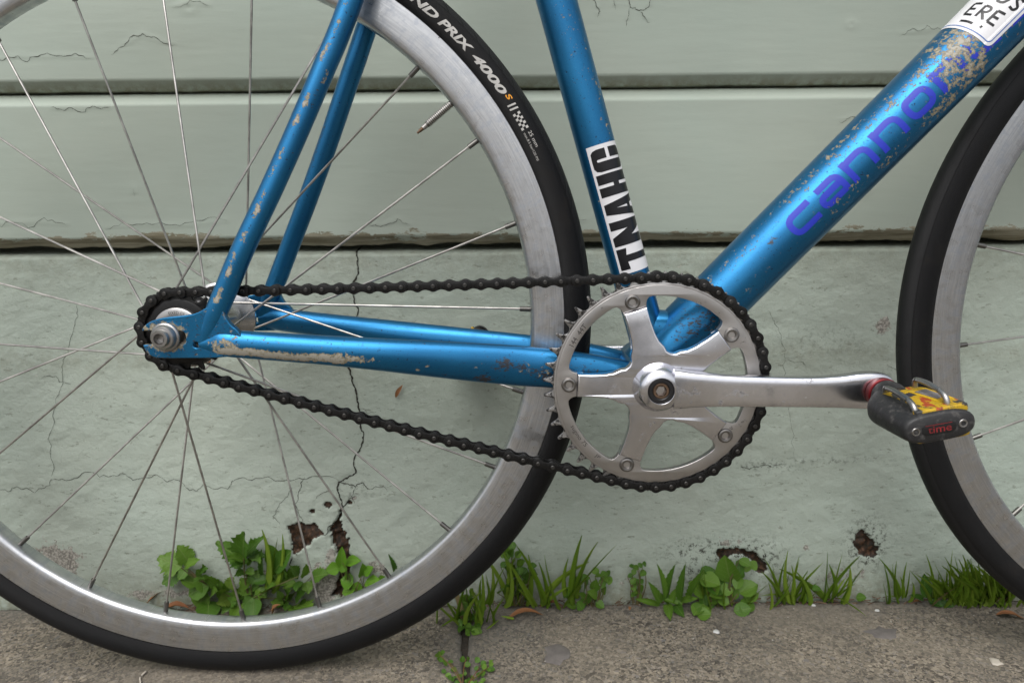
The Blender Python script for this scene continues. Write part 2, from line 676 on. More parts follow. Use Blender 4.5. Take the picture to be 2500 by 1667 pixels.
CRACK = plain('dark_crack', (0.022, 0.020, 0.014), 0.9)
CHAIN = make_chain()
PIN = plain('chain_pin_steel', (0.055, 0.053, 0.05), 0.38, 0.7)
COG = make_chain('black_cog')
RUST = plain('rusty_bolt', (0.15, 0.095, 0.06), 0.5, 0.6, bump=(600, 0.4, 0.0004), var=0.4)
BLACK = plain('black_cap', (0.008, 0.008, 0.009), 0.4)
HOLE = plain('dark_bore', (0.01, 0.009, 0.008), 0.8)
PLASTIC = make_black_plastic()
BOLT = make_alu('dark_bolt_steel', (0.24, 0.23, 0.22), 0.25, 0.4, 0.15, grime_dark=0.3)
YELLOW = make_pedal_print()
RED = plain('red_anodised_ring', (0.16, 0.010, 0.014), 0.35, 0.5)
REDPRINT = plain('red_print', (0.17, 0.010, 0.012), 0.6, var=.5)
YELLOW2 = plain('yellow_plastic', (0.46, 0.29, 0.012), 0.5, var=.3)
GREYPRINT = plain('grey_print', (0.16, 0.15, 0.15), 0.5, var=.4)
TYRE = make_tyre()
TYRE_F = make_tyre(0.0)
TYRE_W = plain('tyre_print_grey', (0.46, 0.45, 0.43), 0.6)
TYRE_O = plain('tyre_print_orange', (0.72, 0.30, 0.015), 0.6)
TYRE_D = plain('tyre_print_worn', (0.22, 0.21, 0.17), 0.7)
ENGRAVE = plain('engraved_dark', (0.03, 0.028, 0.026), 0.6)


# ------------------------------------------------------------------ materials of the place
def make_wall(name, board):
    m = Mat(name)
    co = m.coord()
    big = m.noise(3.2, 5, 0.6, co)
    mid = m.noise(22, 6, 0.62, m.coord((0.35, 1, 1) if board else (0.8, 1, 1)))
    col = m.mix(m.step(big, 0.32, 0.68), (0.378, 0.424, 0.362), (0.350, 0.408, 0.352))
    col = m.mix(m.math('MULTIPLY', m.step(mid, 0.42, 0.75), 0.22), col, (0.295, 0.325, 0.275))
    # small dark pock marks and light flecks
    fl = m.noise(160, 5, 0.7, m.coord((0.55, 1, 1.4)))
    col = m.mix(m.math('MULTIPLY', m.step(fl, 0.605 if not board else 0.68, 0.66 if not board else 0.73), 0.5), col, (0.13, 0.135, 0.10))
    fl2 = m.noise(75, 5, 0.7, co)
    col = m.mix(m.math('MULTIPLY', m.step(fl2, 0.70, 0.72), 0.5), col, (0.52, 0.50, 0.45))
    grime_dark = m.attr('grime_dark')
    gm = m.math('MULTIPLY', grime_dark, m.step(m.noise(95, 7, 0.72, co), 0.30, 0.62))
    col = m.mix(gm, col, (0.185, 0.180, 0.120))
    grey = m.attr('grey')
    gn = m.math('ADD', grey, m.math('MULTIPLY', m.math('SUBTRACT', m.noise(48, 8, 0.74, co), 0.5), 2.2))
    gmask = m.step(gn, 0.52, 0.56)
    conc = m.mix(m.step(m.noise(420, 4, 0.7, co), 0.4, 0.62), (0.16, 0.15, 0.13), (0.42, 0.40, 0.35))
    col = m.mix(gmask, col, conc)
    bare = m.attr('bare')
    bn = m.math('ADD', bare, m.math('MULTIPLY', m.math('SUBTRACT', m.noise(60, 8, 0.74, m.coord((0.35, 1, 1.0))), 0.5), 2.2))
    bmask = m.step(bn, 0.50, 0.54)
    wood = m.mix(m.step(m.noise(90, 6, 0.7, m.coord((0.1, 1, 2.2))), 0.38, 0.62), (0.15, 0.135, 0.085), (0.30, 0.285, 0.215))
    col = m.mix(bmask, col, wood)
    brown = m.attr('brown')
    bt = m.noise(230, 6, 0.7, co)
    btone = m.ramp(bt, [(0.38, (0.010, 0.008, 0.005)), (0.52, (0.040, 0.021, 0.011)), (0.62, (0.095, 0.045, 0.022)), (0.72, (0.20, 0.16, 0.12))])
    col = m.mix(m.step(brown, 0.35, 0.6), col, btone)
    mold = m.attr('mold')
    mo = m.math('MULTIPLY', mold, m.step(m.noise(210, 7, 0.78, co), 0.50, 0.60))
    col = m.mix(mo, col, (0.022, 0.020, 0.014))
    crack = m.attr('crack')
    col = m.mix(m.step(crack, 0.25, 1.0 if board else 0.55), col, (0.020, 0.018, 0.013))
    m.p(Base_Color=col, Roughness=0.62, Specular_IOR_Level=0.35)
    if board:
        h1 = m.noise(120, 6, 0.6, m.coord((0.22, 1, 1.3)))
        h2 = m.noise(45, 5, 0.62, m.coord((0.4, 1, 1)))
        nrm = m.bump(m.math('ADD', m.math('MULTIPLY', h1, 0.6), m.math('MULTIPLY', h2, 0.45)), 0.34, 0.0009)
        nrm = m.bump(bmask, -0.7, 0.0010, nrm)
    else:
        h1 = m.noise(85, 6, 0.62, m.coord((0.85, 1, 1.1)))
        h2 = m.noise(260, 5, 0.68, m.coord((0.85, 1, 1.05)))
        nrm = m.bump(m.math('ADD', m.math('MULTIPLY', h1, 1.0), m.math('MULTIPLY', h2, 0.45)), 0.70, 0.0019)
        nrm = m.bump(m.math('ADD', m.math('MULTIPLY', gmask, m.noise(420, 4, 0.7, co)), gmask), -0.6, 0.0015, nrm)
    m.p(Normal=nrm)
    return m.m


def make_concrete():
    m = Mat('pavement_concrete')
    co = m.coord()
    wob = m.n('TexNoise', Scale=260.0, Detail=3.0)
    m.nt.links.new(co, wob.inputs['Vector'])
    vec = m.n('VectorMath', {'operation': 'MULTIPLY_ADD'})
    m.nt.links.new(wob.outputs['Color'], vec.inputs[0])
    vec.inputs[1].default_value = (0.0045, 0.0045, 0.0045)
    m.nt.links.new(co, vec.inputs[2])

    def grain(sc):
        vo = m.n('TexVoronoi', Scale=sc)
        m.nt.links.new(vec.outputs[0], vo.inputs['Vector'])
        sp = m.n('SeparateColor')
        m.nt.links.new(vo.outputs['Color'], sp.inputs[0])
        return sp.outputs[0], sp.outputs[1]
    a, a2 = grain(330)
    b, b2 = grain(620)
    fine = m.noise(700, 4, 0.7, co)
    low = m.noise(11, 5, 0.65, co)
    pal = [(0.0, (0.042, 0.036, 0.029)), (0.20, (0.088, 0.077, 0.062)), (0.42, (0.160, 0.138, 0.108)), (0.66, (0.235, 0.199, 0.150)), (0.86, (0.340, 0.292, 0.224)), (1.0, (0.150, 0.145, 0.142))]
    col = m.mix(m.step(a2, 0.35, 0.65), m.ramp(a, pal), m.ramp(b, pal))
    col = m.mix(m.math('MULTIPLY', m.step(fine, 0.40, 0.72), 0.35), col, (0.185, 0.168, 0.142))
    col = m.mix(m.math('MULTIPLY', m.step(low, 0.40, 0.62), 0.42), col, (0.090, 0.082, 0.070))
    lighter = m.noise(4.5, 4, 0.6, co)
    col = m.mix(m.math('MULTIPLY', m.step(lighter, 0.46, 0.62), 0.30), col, (0.27, 0.235, 0.185))
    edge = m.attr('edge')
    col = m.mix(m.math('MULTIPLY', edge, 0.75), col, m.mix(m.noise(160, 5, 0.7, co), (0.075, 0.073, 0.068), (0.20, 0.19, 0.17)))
    m.p(Base_Color=col, Roughness=0.85, Specular_IOR_Level=0.25)
    m.p(Normal=m.bump(m.math('ADD', m.math('MULTIPLY', a, 0.5), fine), 0.75, 0.0012))
    return m.m


def make_greasy():
    """chainring teeth: worn metal tips under black chain grease"""
    m = Mat('greasy_teeth')
    g = m.noise(330, 6, 0.72)
    mask = m.step(g, 0.46, 0.56)
    m.p(Base_Color=m.mix(mask, (0.36, 0.35, 0.34), (0.012, 0.011, 0.010)), Metallic=m.math('SUBTRACT', 1.0, mask), Roughness=m.math('ADD', 0.3, m.math('MULTIPLY', mask, 0.15)))
    return m.m


def make_leaf(name, c1, c2, trans=0.35, rough=0.45, veins=True):
    m = Mat(name)
    oi = m.n('ObjectInfo')
    co = m.coord()
    n = m.noise(120, 4, 0.6, co)
    f = m.math('ADD', m.math('MULTIPLY', oi.outputs['Random'], 0.8), m.math('MULTIPLY', n, 0.3), True)
    col = m.mix(f, c1, c2)
    sp = m.n('SeparateXYZ', Vector=co)
    ay = m.math('ABSOLUTE', sp.outputs[1])
    rib = m.step(ay, 0.035, 0.015)
    side = m.math('FRACT', m.math('MULTIPLY', m.math('SUBTRACT', sp.outputs[0], m.math('MULTIPLY', ay, 0.7)), 6.0))
    vein = m.math('MAXIMUM', rib, m.math('MULTIPLY', m.step(side, 0.12, 0.04), 0.5))
    if veins:
        col = m.mix(m.math('MULTIPLY', vein, 0.40), col, (0.22, 0.30, 0.09))
    spot = m.step(m.noise(5.5, 6, 0.75, co), 0.62, 0.70)
    col = m.mix(m.math('MULTIPLY', spot, 0.45), col, (0.13, 0.13, 0.035) if veins else tuple(x * .6 for x in c1))
    m.p(Base_Color=col, Roughness=rough, Specular_IOR_Level=0.4)
    m.p(Normal=m.bump(m.math('ADD', m.math('MULTIPLY', vein, -1.0), m.noise(9, 4, 0.6, co)), 0.5, 0.0008))
    tl = m.n('BsdfTranslucent', Color=m.mix(0.5, col, (0.12, 0.22, 0.01)))
    mx = m.n('MixShader', i0=trans)
    m.nt.links.new(m.b.outputs[0], mx.inputs[1])
    m.nt.links.new(tl.outputs[0], mx.inputs[2])
    m.nt.links.new(mx.outputs[0], m.out.inputs['Surface'])
    return m.m


WALLB = make_wall('painted_boards', True)
WALLF = make_wall('painted_foundation', False)
CONC = make_concrete()
TEETH = make_greasy()
SOIL = plain('dark_soil', (0.035, 0.028, 0.020), 0.95, bump=(180, 0.9, 0.006), var=0.5)
ASPH = plain('asphalt', (0.11, 0.11, 0.11), 0.9, bump=(200, 0.6, 0.003), var=0.3)
LEAF = make_leaf('weed_leaf', (0.044, 0.128, 0.016), (0.138, 0.255, 0.030))
LEAF_D = make_leaf('dark_leaf', (0.030, 0.098, 0.014), (0.070, 0.165, 0.024), 0.3)
LEAF_B = make_leaf('bright_leaf', (0.110, 0.270, 0.018), (0.165, 0.350, 0.030), 0.35)
LEAF_Y = make_leaf('yellowish_leaf', (0.100, 0.200, 0.025), (0.170, 0.240, 0.040))
GRASS = make_leaf('grass_blade', (0.125, 0.245, 0.018), (0.275, 0.390, 0.048), 0.4, 0.45, False)
STEM = make_leaf('green_stem', (0.09, 0.11, 0.03), (0.14, 0.10, 0.05), 0.1, 0.5, False)
STEM_R = make_leaf('reddish_stem', (0.16, 0.06, 0.03), (0.13, 0.09, 0.03), 0.1, 0.5, False)
DRY = make_leaf('dry_leaf', (0.16, 0.060, 0.024), (0.27, 0.120, 0.050), 0.1, 0.7, False)
DRYG = make_leaf('dead_grass', (0.22, 0.17, 0.08), (0.33, 0.26, 0.13), 0.2, 0.6, False)
CHIPW = plain('white_paint_fleck', (0.52, 0.52, 0.50), 0.6)
GUM = plain('grey_gum', (0.125, 0.112, 0.104), 0.8, bump=(140, 0.5, 0.001), var=0.2)
STRAW = plain('pale_straw', (0.42, 0.38, 0.32), 0.7)

# ------------------------------------------------------------------ noise for shaping wall and pavement
def vnoise(x, y, seed=0):
    xi, yi = np.floor(x).astype(np.int64), np.floor(y).astype(np.int64)
    fx, fy = x - xi, y - yi
    fx, fy = fx * fx * (3 - 2 * fx), fy * fy * (3 - 2 * fy)

    def h(a, b):
        k = (a * 374761393 + b * 668265263 + seed * 1442695041) & 0xffffffff
        k = ((k ^ (k >> 13)) * 1274126177) & 0xffffffff
        return ((k ^ (k >> 16)) & 0xffff) / 65535.0
    return (h(xi, yi) * (1 - fx) + h(xi + 1, yi) * fx) * (1 - fy) + (h(xi, yi + 1) * (1 - fx) + h(xi + 1, yi + 1) * fx) * fy


def fbm(x, y, seed=0, oct=4):
    s, a, t = 0, 1.0, 0
    for k in range(oct):
        s = s + a * vnoise(x * 2 ** k + 17 * k, y * 2 ** k - 9 * k, seed + k)
        t += a
        a *= 0.5
    return s / t - 0.5


def line_dist(x, z, pts):
    d = np.full(x.shape, 1e3)
    for (ax, az), (bx, bz) in zip(pts, pts[1:]):
        pad = 8
        k = (x > min(ax, bx) - pad) & (x < max(ax, bx) + pad) & (z > min(az, bz) - pad) & (z < max(az, bz) + pad)
        if not k.any():
            continue
        px_, pz_ = x[k] - ax, z[k] - az
        dx, dz = bx - ax, bz - az
        t = np.clip((px_ * dx + pz_ * dz) / (dx * dx + dz * dz + 1e-9), 0, 1)
        d[k] = np.minimum(d[k], np.hypot(px_ - t * dx, pz_ - t * dz))
    return d


def inside(x, z, poly):
    c = np.zeros(x.shape, bool)
    n = len(poly)
    for i in range(n):
        (ax, az), (bx, bz) = poly[i], poly[(i + 1) % n]
        k = ((az > z) != (bz > z)) & (x < (bx - ax) * (z - az) / (bz - az + 1e-9) + ax)
        c ^= k
    return c


def cols(dense, step, far):
    mid = np.arange(-dense, dense + step / 2, step)
    side = np.array([dense + 25, dense + 80, dense + 200, dense + 500, far])
    return np.concatenate([-side[::-1], mid, side])


def crack_line(name, pts, w, surf, parent, seed, lift=0.35, jag=1.0):
    """an open crack: a narrow jagged ribbon of darkness lying on the surface; w = (min, max) width in mm"""
    r = random.Random(seed)
    p = [np.array(q, float) for q in pts]
    for k in range(3):
        q = [p[0]]
        for a, b in zip(p, p[1:]):
            d = b - a
            L = np.linalg.norm(d)
            if L > 2.2:
                nrm = np.array([-d[1], d[0]]) / L
                q.append((a + b) / 2 + nrm * r.gauss(0, 0.10) * L * jag)
            q.append(b)
        p = q
    p = np.array(p)
    n = len(p)
    t = np.gradient(p, axis=0)
    t /= np.linalg.norm(t, axis=1)[:, None] + 1e-9
    nr = np.stack([-t[:, 1], t[:, 0]], 1)
    ww = np.array([r.uniform(*w) for _ in range(n)])
    ww *= np.clip(np.minimum(np.arange(n), np.arange(n)[::-1]) / 3.0 + .25, 0, 1)
    a, b = p + nr * ww[:, None] / 2, p - nr * ww[:, None] / 2
    q = np.vstack([a, b])
    y = surf(q[:, 0], q[:, 1]) - lift
    me = mesh('crack', np.stack([q[:, 0], y - OY, q[:, 1]], 1), [(i, i + 1, n + i + 1, n + i) for i in range(n - 1)], CRACK, smooth=False)
    return link('crack', me, parent)


def sampler(xs, zs, Y):
    def f(x, z):
        i = np.clip(np.searchsorted(xs, x) - 1, 0, len(xs) - 2)
        j = np.clip(np.searchsorted(zs, z) - 1, 0, len(zs) - 2)
        return np.minimum(np.minimum(Y[j, i], Y[j, i + 1]), np.minimum(Y[j + 1, i], Y[j + 1, i + 1]))
    return f


# ------------------------------------------------------------------ the house wall: shiplap boards over a rendered foundation (mm)
house = tag(empty('house_wall', (0, 0.738, 0)), 'pale sage green painted house wall of wide boards above a cracked rendered foundation', 'wall')
OY = 738.0

C_MAIN = [(-166, 394), (-165, 383), (-165, 370), (-171, 357), (-170, 339), (-167, 323), (-173, 299), (-179, 265), (-175, 253), (-172, 240), (-171, 228), (-169, 219), (-168, 199), (-166, 187), (-174, 168), (-175, 147), (-185, 141), (-194, 137), (-195, 125), (-192, 115), (-195, 104)]
C_HOR = [(-577, 130), (-553, 135), (-534, 128), (-514, 143), (-495, 142), (-468, 151), (-460, 145), (-441, 146), (-424, 141), (-409, 144), (-386, 139), (-373, 141), (-361, 129), (-346, 135), (-318, 130), (-309, 141), (-273, 144), (-239, 142), (-222, 144), (-194, 139)]
C_LV = [(-471, 337), (-476, 311), (-484, 284), (-491, 271), (-492, 254), (-497, 239), (-506, 215), (-510, 161), (-513, 146)]
C_LB = [(-518, 255), (-496, 252), (-483, 250)]
C_R1 = [(249, 153), (267, 148), (277, 150), (282, 154), (288, 152), (302, 151), (344, 155), (379, 159), (441, 158)]
C_R2 = [(277, 323), (286, 308), (294, 286), (297, 259), (303, 222), (310, 162)]
C_BR = [(-194, 137), (-176, 131), (-168, 136), (-160, 128)]
C_BR2 = [(-232, 143), (-238, 128), (-244, 112), (-240, 100), (-236, 88)]
C_BR3 = [(-195, 104), (-183, 118), (-176, 121)]
H_BROWN = [(-254, 86), (-241, 89), (-223, 88), (-212, 76), (-225, 72), (-234, 61), (-240, 57), (-249, 51), (-252, 66)]
H_GAP = [(-195, 104), (-199, 90), (-207, 81), (-203, 65), (-199, 59), (-196, 42), (-204, 10), (-211, 0), (-195, 2), (-185, 40), (-187, 67), (-194, 85), (-194, 103)]
H_R = [(383, 58), (386, 72), (391, 74), (401, 65), (412, 53), (409, 44), (399, 40), (388, 45)]
H_R2 = [(226, 49), (232, 54), (252, 56), (275, 48), (287, 34), (283, 21), (273, 27), (270, 42), (252, 49), (236, 39)]
SMALL = [(-207, 109.6, 3.4), (-224.4, 102.6, 2.6), (-183.3, 113.6, 2.2)]


def foundation():
    xs = cols(570, 1.5, 2600)
    zs = np.concatenate([[-60, -30, -12], np.arange(-4, 420, 1.6), [424, 430]])
    X, Zz = np.meshgrid(xs, zs)
    wob = fbm(X / 26, Zz / 26, 3) * 4.5
    wob2 = fbm(X / 7, Zz / 7, 9) * 2.6
    Xw, Zw = X + wob + wob2, Zz + fbm(X / 22, Zz / 22, 5) * 4.5 + fbm(X / 6, Zz / 6, 11) * 2.6
    Y = np.interp(Zz, [-60, 0, 50, 279, 300, 386, 390, 394, 440], [716, 716, 718, 734, 737, 744, 750, 785, 800])
    Y = Y + fbm(X / 120, Zz / 90, 1, 3) * 4.0 + fbm(X / 18, Zz / 14, 2, 4) * 1.8
    crack = np.zeros(X.shape); brown = np.zeros(X.shape); grey = np.zeros(X.shape); mold = np.zeros(X.shape); grime_dark = np.zeros(X.shape)

    def crk(pts, w, k=1.0, depth=3.0):
        nonlocal Y, crack
        d = line_dist(Xw, Zw, pts)
        c = np.clip(1.15 - d / w, 0, 1) * k
        crack = np.maximum(crack, c)
        Y = Y + depth * np.clip(1 - d / (w * 1.1), 0, 1)
    crk(C_MAIN, 1.3, 0.12, 1.0)
    # spalled plaster round the bottom of the main crack lifts a little
    lift = np.exp(-(((X + 222) / 45) ** 2 + ((Zz - 100) / 40) ** 2))
    Y = Y - 1.7 * lift * (0.5 + fbm(X / 12, Zz / 12, 21) * 1.6)
    Xj, Zj = Xw + fbm(X / 3.2, Zz / 3.2, 13) * 5.0, Zw + fbm(X / 3.2, Zz / 3.2, 14) * 5.0
    for poly, dep in ((H_BROWN, 8), (H_GAP, 15), (H_R, 9), (H_R2, 10)):
        i = inside(Xj, Zj, poly)
        brown[i] = 1
        Y[i] += dep * (0.65 + 0.9 * fbm(X[i] / 6, Zz[i] / 6, 30))
    for cx, cz, r in SMALL:
        i = np.hypot(Xw - cx, (Zw - cz)) < r * 1.2
        brown[i] = 1
        Y[i] += 4
    # bare grey cement where the paint is off near the ground
    for cx, cz, sx, sz, k in ((-520, 45, 34, 32, 1.0), (-214, 18, 20, 26, 1.15), (-206, 52, 9, 16, .7), (-155, 36, 26, 14, .62), (-285, 30, 40, 12, .66), (404, 303, 11, 12, .9), (-178, 118, 5, 5, .8), (120, 16, 40, 9, .6), (365, 22, 60, 10, .52), (-400, 8, 120, 10, .55), (330, 55, 7, 6, .7), (397, 26, 9, 18, .6), (240, 60, 40, 12, .45)):
        grey = np.maximum(grey, k * np.exp(-(((X - cx) / sx) ** 2 + ((Zz - cz) / sz) ** 2)))
    for cx, cz, sx, sz, k in ((215, 52, 36, 13, 1.5), (205, 25, 14, 18, 1.1), (262, 46, 34, 18, 1.7), (398, 58, 20, 24, 1.9), (-178, 128, 20, 12, .6), (275, 151, 26, 4, 1.0), (345, 155, 50, 3, .7), (300, 147, 30, 5, .5), (-30, 80, 10, 10, .55), (390, 250, 50, 10, .35), (340, 290, 60, 18, .30), (-110, 300, 40, 14, .3), (-195, 60, 14, 40, .6), (370, 20, 20, 14, .5), (360, 157, 90, 3, .6), (440, 300, 30, 20, .4)):
        mold = np.maximum(mold, k * np.exp(-(((X - cx) / sx) ** 2 + ((Zz - cz) / sz) ** 2)))
    grime_dark = np.maximum(grime_dark, np.clip((Zz - 340) / 60, 0, 1) * 0.45)  # darker towards the top, just below the boards
    grime_dark = np.maximum(grime_dark, np.exp(-np.maximum(Zz, 0) / 22) * 0.75)
    grime_dark = np.maximum(grime_dark, 0.30 * np.exp(-((Zz - 275) / 14) ** 2))  # faint darker band where the slope changes
    v = np.stack([X, Y - OY, Zz], 2).reshape(-1, 3)
    n, m_ = X.shape
    me = mesh('foundation', v, grid_faces(n, m_), WALLF, attrs=dict(crack=crack.ravel(), brown=brown.ravel(), grey=grey.ravel(), mold=np.clip(mold, 0, 1).ravel(), grime_dark=grime_dark.ravel(), bare=np.zeros(X.size)))
    fo = link('foundation', me, house)
    sf = sampler(xs, zs, Y)
    for k, (pts, w) in enumerate(((C_MAIN, (.7, 2.3)), (C_HOR, (.25, .7)), (C_LV, (.2, .5)), (C_LB, (.2, .5)), (C_R2, (.15, .4)), (C_BR, (.5, 1.3)), (C_BR2, (.3, .8)), (C_BR3, (.5, 1.2)),
                                  ([(-160, 128), (-150, 131), (-141, 127)], (.3, .7)), ([(-176, 131), (-181, 121), (-178, 112)], (.3, .9)), ([(-262, 88), (-270, 98), (-262, 112), (-252, 121), (-246, 132)], (.2, .5)),
                                  ([(-250, 51), (-254, 42), (-250, 36)], (.6, 1.6)), ([(-200, 128), (-214, 124), (-221, 118)], (.2, .6)), ([(-214, 76), (-208, 86), (-200, 92)], (.5, 1.5)), ([(252, 150), (262, 147), (275, 151), (288, 149)], (.3, 1.0)), ([(283, 154), (292, 151), (303, 152)], (.2, .6)),
                                  ([(-168, 219), (-160, 214), (-150, 216)], (.2, .5)), ([(300, 270), (318, 266), (322, 258)], (.15, .4)), ([(410, 262), (420, 256), (432, 259)], (.2, .5)))):
        crack_line('crack', pts, w, sf, fo, 300 + k)
    return fo


def board(z0, z1, dense, seed, worn=0.0, cracks=(), knots=()):
    xs = cols(570, 1.6, 2600) if dense else np.array([-2600, -1300, -600, 0, 600, 1300, 2600.0])
    st = 1.6 if dense else 20
    face = np.arange(z1 - 12.5, z0 + 10.5, -st)
    zs = np.concatenate([[z1 + .2, z1], np.linspace(z1 - 2, z1 - 11, 5 if dense else 2), face, np.linspace(z0 + 9.5, z0 + 1.2, 7 if dense else 2), [z0, z0 + 0.3]])
    yb = np.interp(zs, [z0, z0 + 9.5, z1 - 12, z1], [8.0, 0.0, 0.0, 12.0])
    yb[0] = 70
    yb[-1] = 70
    X, Zz = np.meshgrid(xs, zs)
    Y = np.repeat(yb[:, None], len(xs), 1)
    crack = np.zeros(X.shape); bare = np.zeros(X.shape); grime_dark = np.zeros(X.shape)
    if dense:
        Y = Y + fbm(X / 200, Zz / 90, seed, 2) * 1.0 + fbm(X / 40, Zz / 5, seed + 3, 3) * 0.16
        Zz = Zz + (np.abs(Zz - z0) < 14) * fbm(X / 30, np.zeros_like(X), seed + 6, 5) * (1.6 + 5 * worn) * np.clip(1 - (Zz - z0) / 13, 0, 1)
        Xw, Zw = X + fbm(X / 20, Zz / 20, seed + 8) * 3, Zz + fbm(X / 14, Zz / 20, seed + 9) * 3.5
        for pts, w, k in cracks:
            zc = np.mean([p[1] for p in pts])
            Y = Y - 0.30 * np.exp(-(line_dist(X, Zz, pts) / 3.0) ** 2) * (Zz > zc - 2)
        for kx, kz, r in knots:
            d = np.hypot((X - kx) / 1.5, Zz - kz)
            Y = Y - 0.8 * np.exp(-(d / r) ** 2) + 0.8 * np.exp(-(d / (r * .45)) ** 2)
            crack = np.maximum(crack, 0.35 * np.exp(-(d / (r * .4)) ** 2))
        if worn:
            bare = np.clip(1.0 - (Zz - z0) / 24, 0, 1) * worn
            bare = np.maximum(bare, 0.75 * np.exp(-(((X - 362) / 20) ** 2 + ((Zz - z0 - 14) / 7) ** 2)))
        grime_dark = np.clip(1 - (Zz - z0) / 10.5, 0, 1) * 0.85 + 0.5 * np.clip((Zz - z1 + 3.5) / 3, 0, 1)  # olive and darker over the lower bevel and along the top edge
    v = np.stack([X, Y, Zz], 2).reshape(-1, 3)
    zr = np.zeros(X.size)
    me = mesh('board', v, grid_faces(*X.shape, flip=True), WALLB, attrs=dict(crack=crack.ravel(), brown=zr, grey=zr, mold=zr, grime_dark=np.clip(grime_dark, 0, 1).ravel(), bare=bare.ravel()))
    bo = link('board', me, house)
    if dense:
        ok = (Zz[:, 0] < z1 - 12) & (Zz[:, 0] > z0 + 11)
        rows_ = np.where(ok)[0][::-1]
        sf = sampler(xs, zs[rows_], (Y + OY)[rows_])
        for k, (pts, w, kk) in enumerate(cracks):
            crack_line('crack', pts, (.08 + .12 * kk, .2 + .55 * kk), sf, bo, seed * 10 + k, 0.25, 1.3)
    return bo


foundation()
# paint splits traced board by board
board(397.0, 554.0, True, 40, worn=0.95,
      cracks=[([(-470, 540), (-455, 538), (-440, 535), (-428, 541), (-410, 540)], 1.3, .7), ([(340, 518), (352, 523), (376, 527), (398, 519)], 1.2, .6),
              ([(-150, 418), (-136, 417), (-120, 424), (-108, 418)], 1.1, .7), ([(-545, 423), (-500, 425), (-470, 421)], 1.0, .45), ([(-430, 416), (-390, 421), (-350, 419), (-300, 424)], 1.1, .6), ([(-235, 419), (-215, 430), (-225, 417)], 1.0, .5), ([(355, 450), (362, 448), (372, 451)], 1.0, .5), ([(-10, 420), (30, 419), (80, 421)], 1.0, .5), ([(-395, 450), (-395, 458)], .9, .4)],
      knots=[(-440, 442, 5), (-215, 532, 4), (372, 447, 4)])
board(556.4, 712.0, True, 60, worn=0.0,
      cracks=[([(-530, 586), (-510, 588), (-497, 590), (-480, 589), (-455, 590), (-424, 587)], 1.3, .75), ([(-403, 590), (-385, 602), (-369, 610), (-352, 603), (-338, 599)], 1.3, .75),
              ([(-336, 634), (-318, 641), (-300, 636)], 1.2, .6), ([(84, 640), (88, 631), (92, 626)], 1.2, .9), ([(88, 631), (89, 621)], 1.0, .7), ([(118, 640), (122, 630), (131, 627), (141, 631), (143, 640)], 1.4, 1.0), ([(122, 630), (118, 612)], 1.0, .8), ([(133, 627), (138, 619), (142, 616)], 1.3, .9), ([(395, 600), (412, 605), (432, 608), (450, 603)], 1.2, .6), ([(106, 640), (107, 628)], 1.0, .5)],
      knots=[(-320, 634, 6), (345, 612, 4)])
for k in range(12):
    board(714.4 + k * 159.4, 871.4 + k * 159.4, False, 80 + k)

# ------------------------------------------------------------------ pavement: two slabs with an open joint, soil under the wall, the street behind
pavement = tag(empty('pavement', (0, 0, -0.0048)), kind='structure')


def slab(x_lo, x_hi, joint_hi, joint_lo):
    """one paving slab; the joint side follows a ragged line"""
    ys = np.concatenate([np.arange(716, 555, -1.8), [540, 500, 430, 330, 200, 0, -400, -1500, -3200]])
    nx = int((min(x_hi, 620) - max(x_lo, -620)) / 2.0)
    xs = np.linspace(max(x_lo, -620), min(x_hi, 620), nx)
    if x_lo < -620:
        xs = np.concatenate([[x_lo, -1200, -800], xs])
    if x_hi > 620:
        xs = np.concatenate([xs, [800, 1200, x_hi]])
    X, Y = np.meshgrid(xs, ys)
    jx = -54.7 + (681 - Y) * (12.3 / 111) + fbm(Y / 30, Y * 0, 71, 4) * 7
    if x_hi < 620:
        X = np.where(X > jx - 2.5 - 4, np.minimum(X, jx - 2.5), X)
        dj = jx - 2.5 - X
    else:
        X = np.where(X < jx + 2.5 + 4, np.maximum(X, jx + 2.5 + np.clip((Y - 640) / 8, 0, 5)), X)
        dj = X - (jx + 2.5)
    edge_y = 711.0 + fbm(X / 45, X * 0, 73, 5) * 9
    Yc = np.minimum(Y, edge_y)
    dw = edge_y - Y
    Z = fbm(X / 90, Y / 90, 74, 3) * 1.4 + fbm(X / 5, Y / 5, 75, 3) * 0.5
    Z = Z - 5.0 * np.exp(-np.clip(dj, 0, 99) / 2.6) - 4.0 * np.exp(-np.clip(dw, 0, 99) / 3.0)
    Z = np.where(dw <= 0.5, Z - 9, Z)
    Z = np.where(dj <= 0.4, Z - 9, Z)
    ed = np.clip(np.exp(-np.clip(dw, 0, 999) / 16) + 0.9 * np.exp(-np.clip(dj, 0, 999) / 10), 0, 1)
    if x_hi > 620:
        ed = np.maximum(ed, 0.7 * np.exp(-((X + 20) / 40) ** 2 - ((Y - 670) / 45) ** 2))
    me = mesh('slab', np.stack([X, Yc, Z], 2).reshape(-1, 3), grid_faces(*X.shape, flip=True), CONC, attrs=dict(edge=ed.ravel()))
    return link('slab', me, pavement)


slab(-2600, -40, True, False)
slab(-62, 2600, False, True)
soil_me = mesh('soil_strip', *(lambda X, Y: (np.stack([X, Y, -11 + fbm(X / 9, Y / 9, 90) * 7], 2).reshape(-1, 3), grid_faces(*X.shape)))(*np.meshgrid(np.arange(-620, 621, 4.0), np.arange(550, 735, 4.0))), SOIL)
tag(link('soil', soil_me), kind='structure')
st_me = mesh('street', [(-60000, -60000, -90), (60000, -60000, -90), (60000, 60000, -90), (-60000, 60000, -90)], [(0, 1, 2, 3)], ASPH)
tag(link('street', st_me), kind='structure')

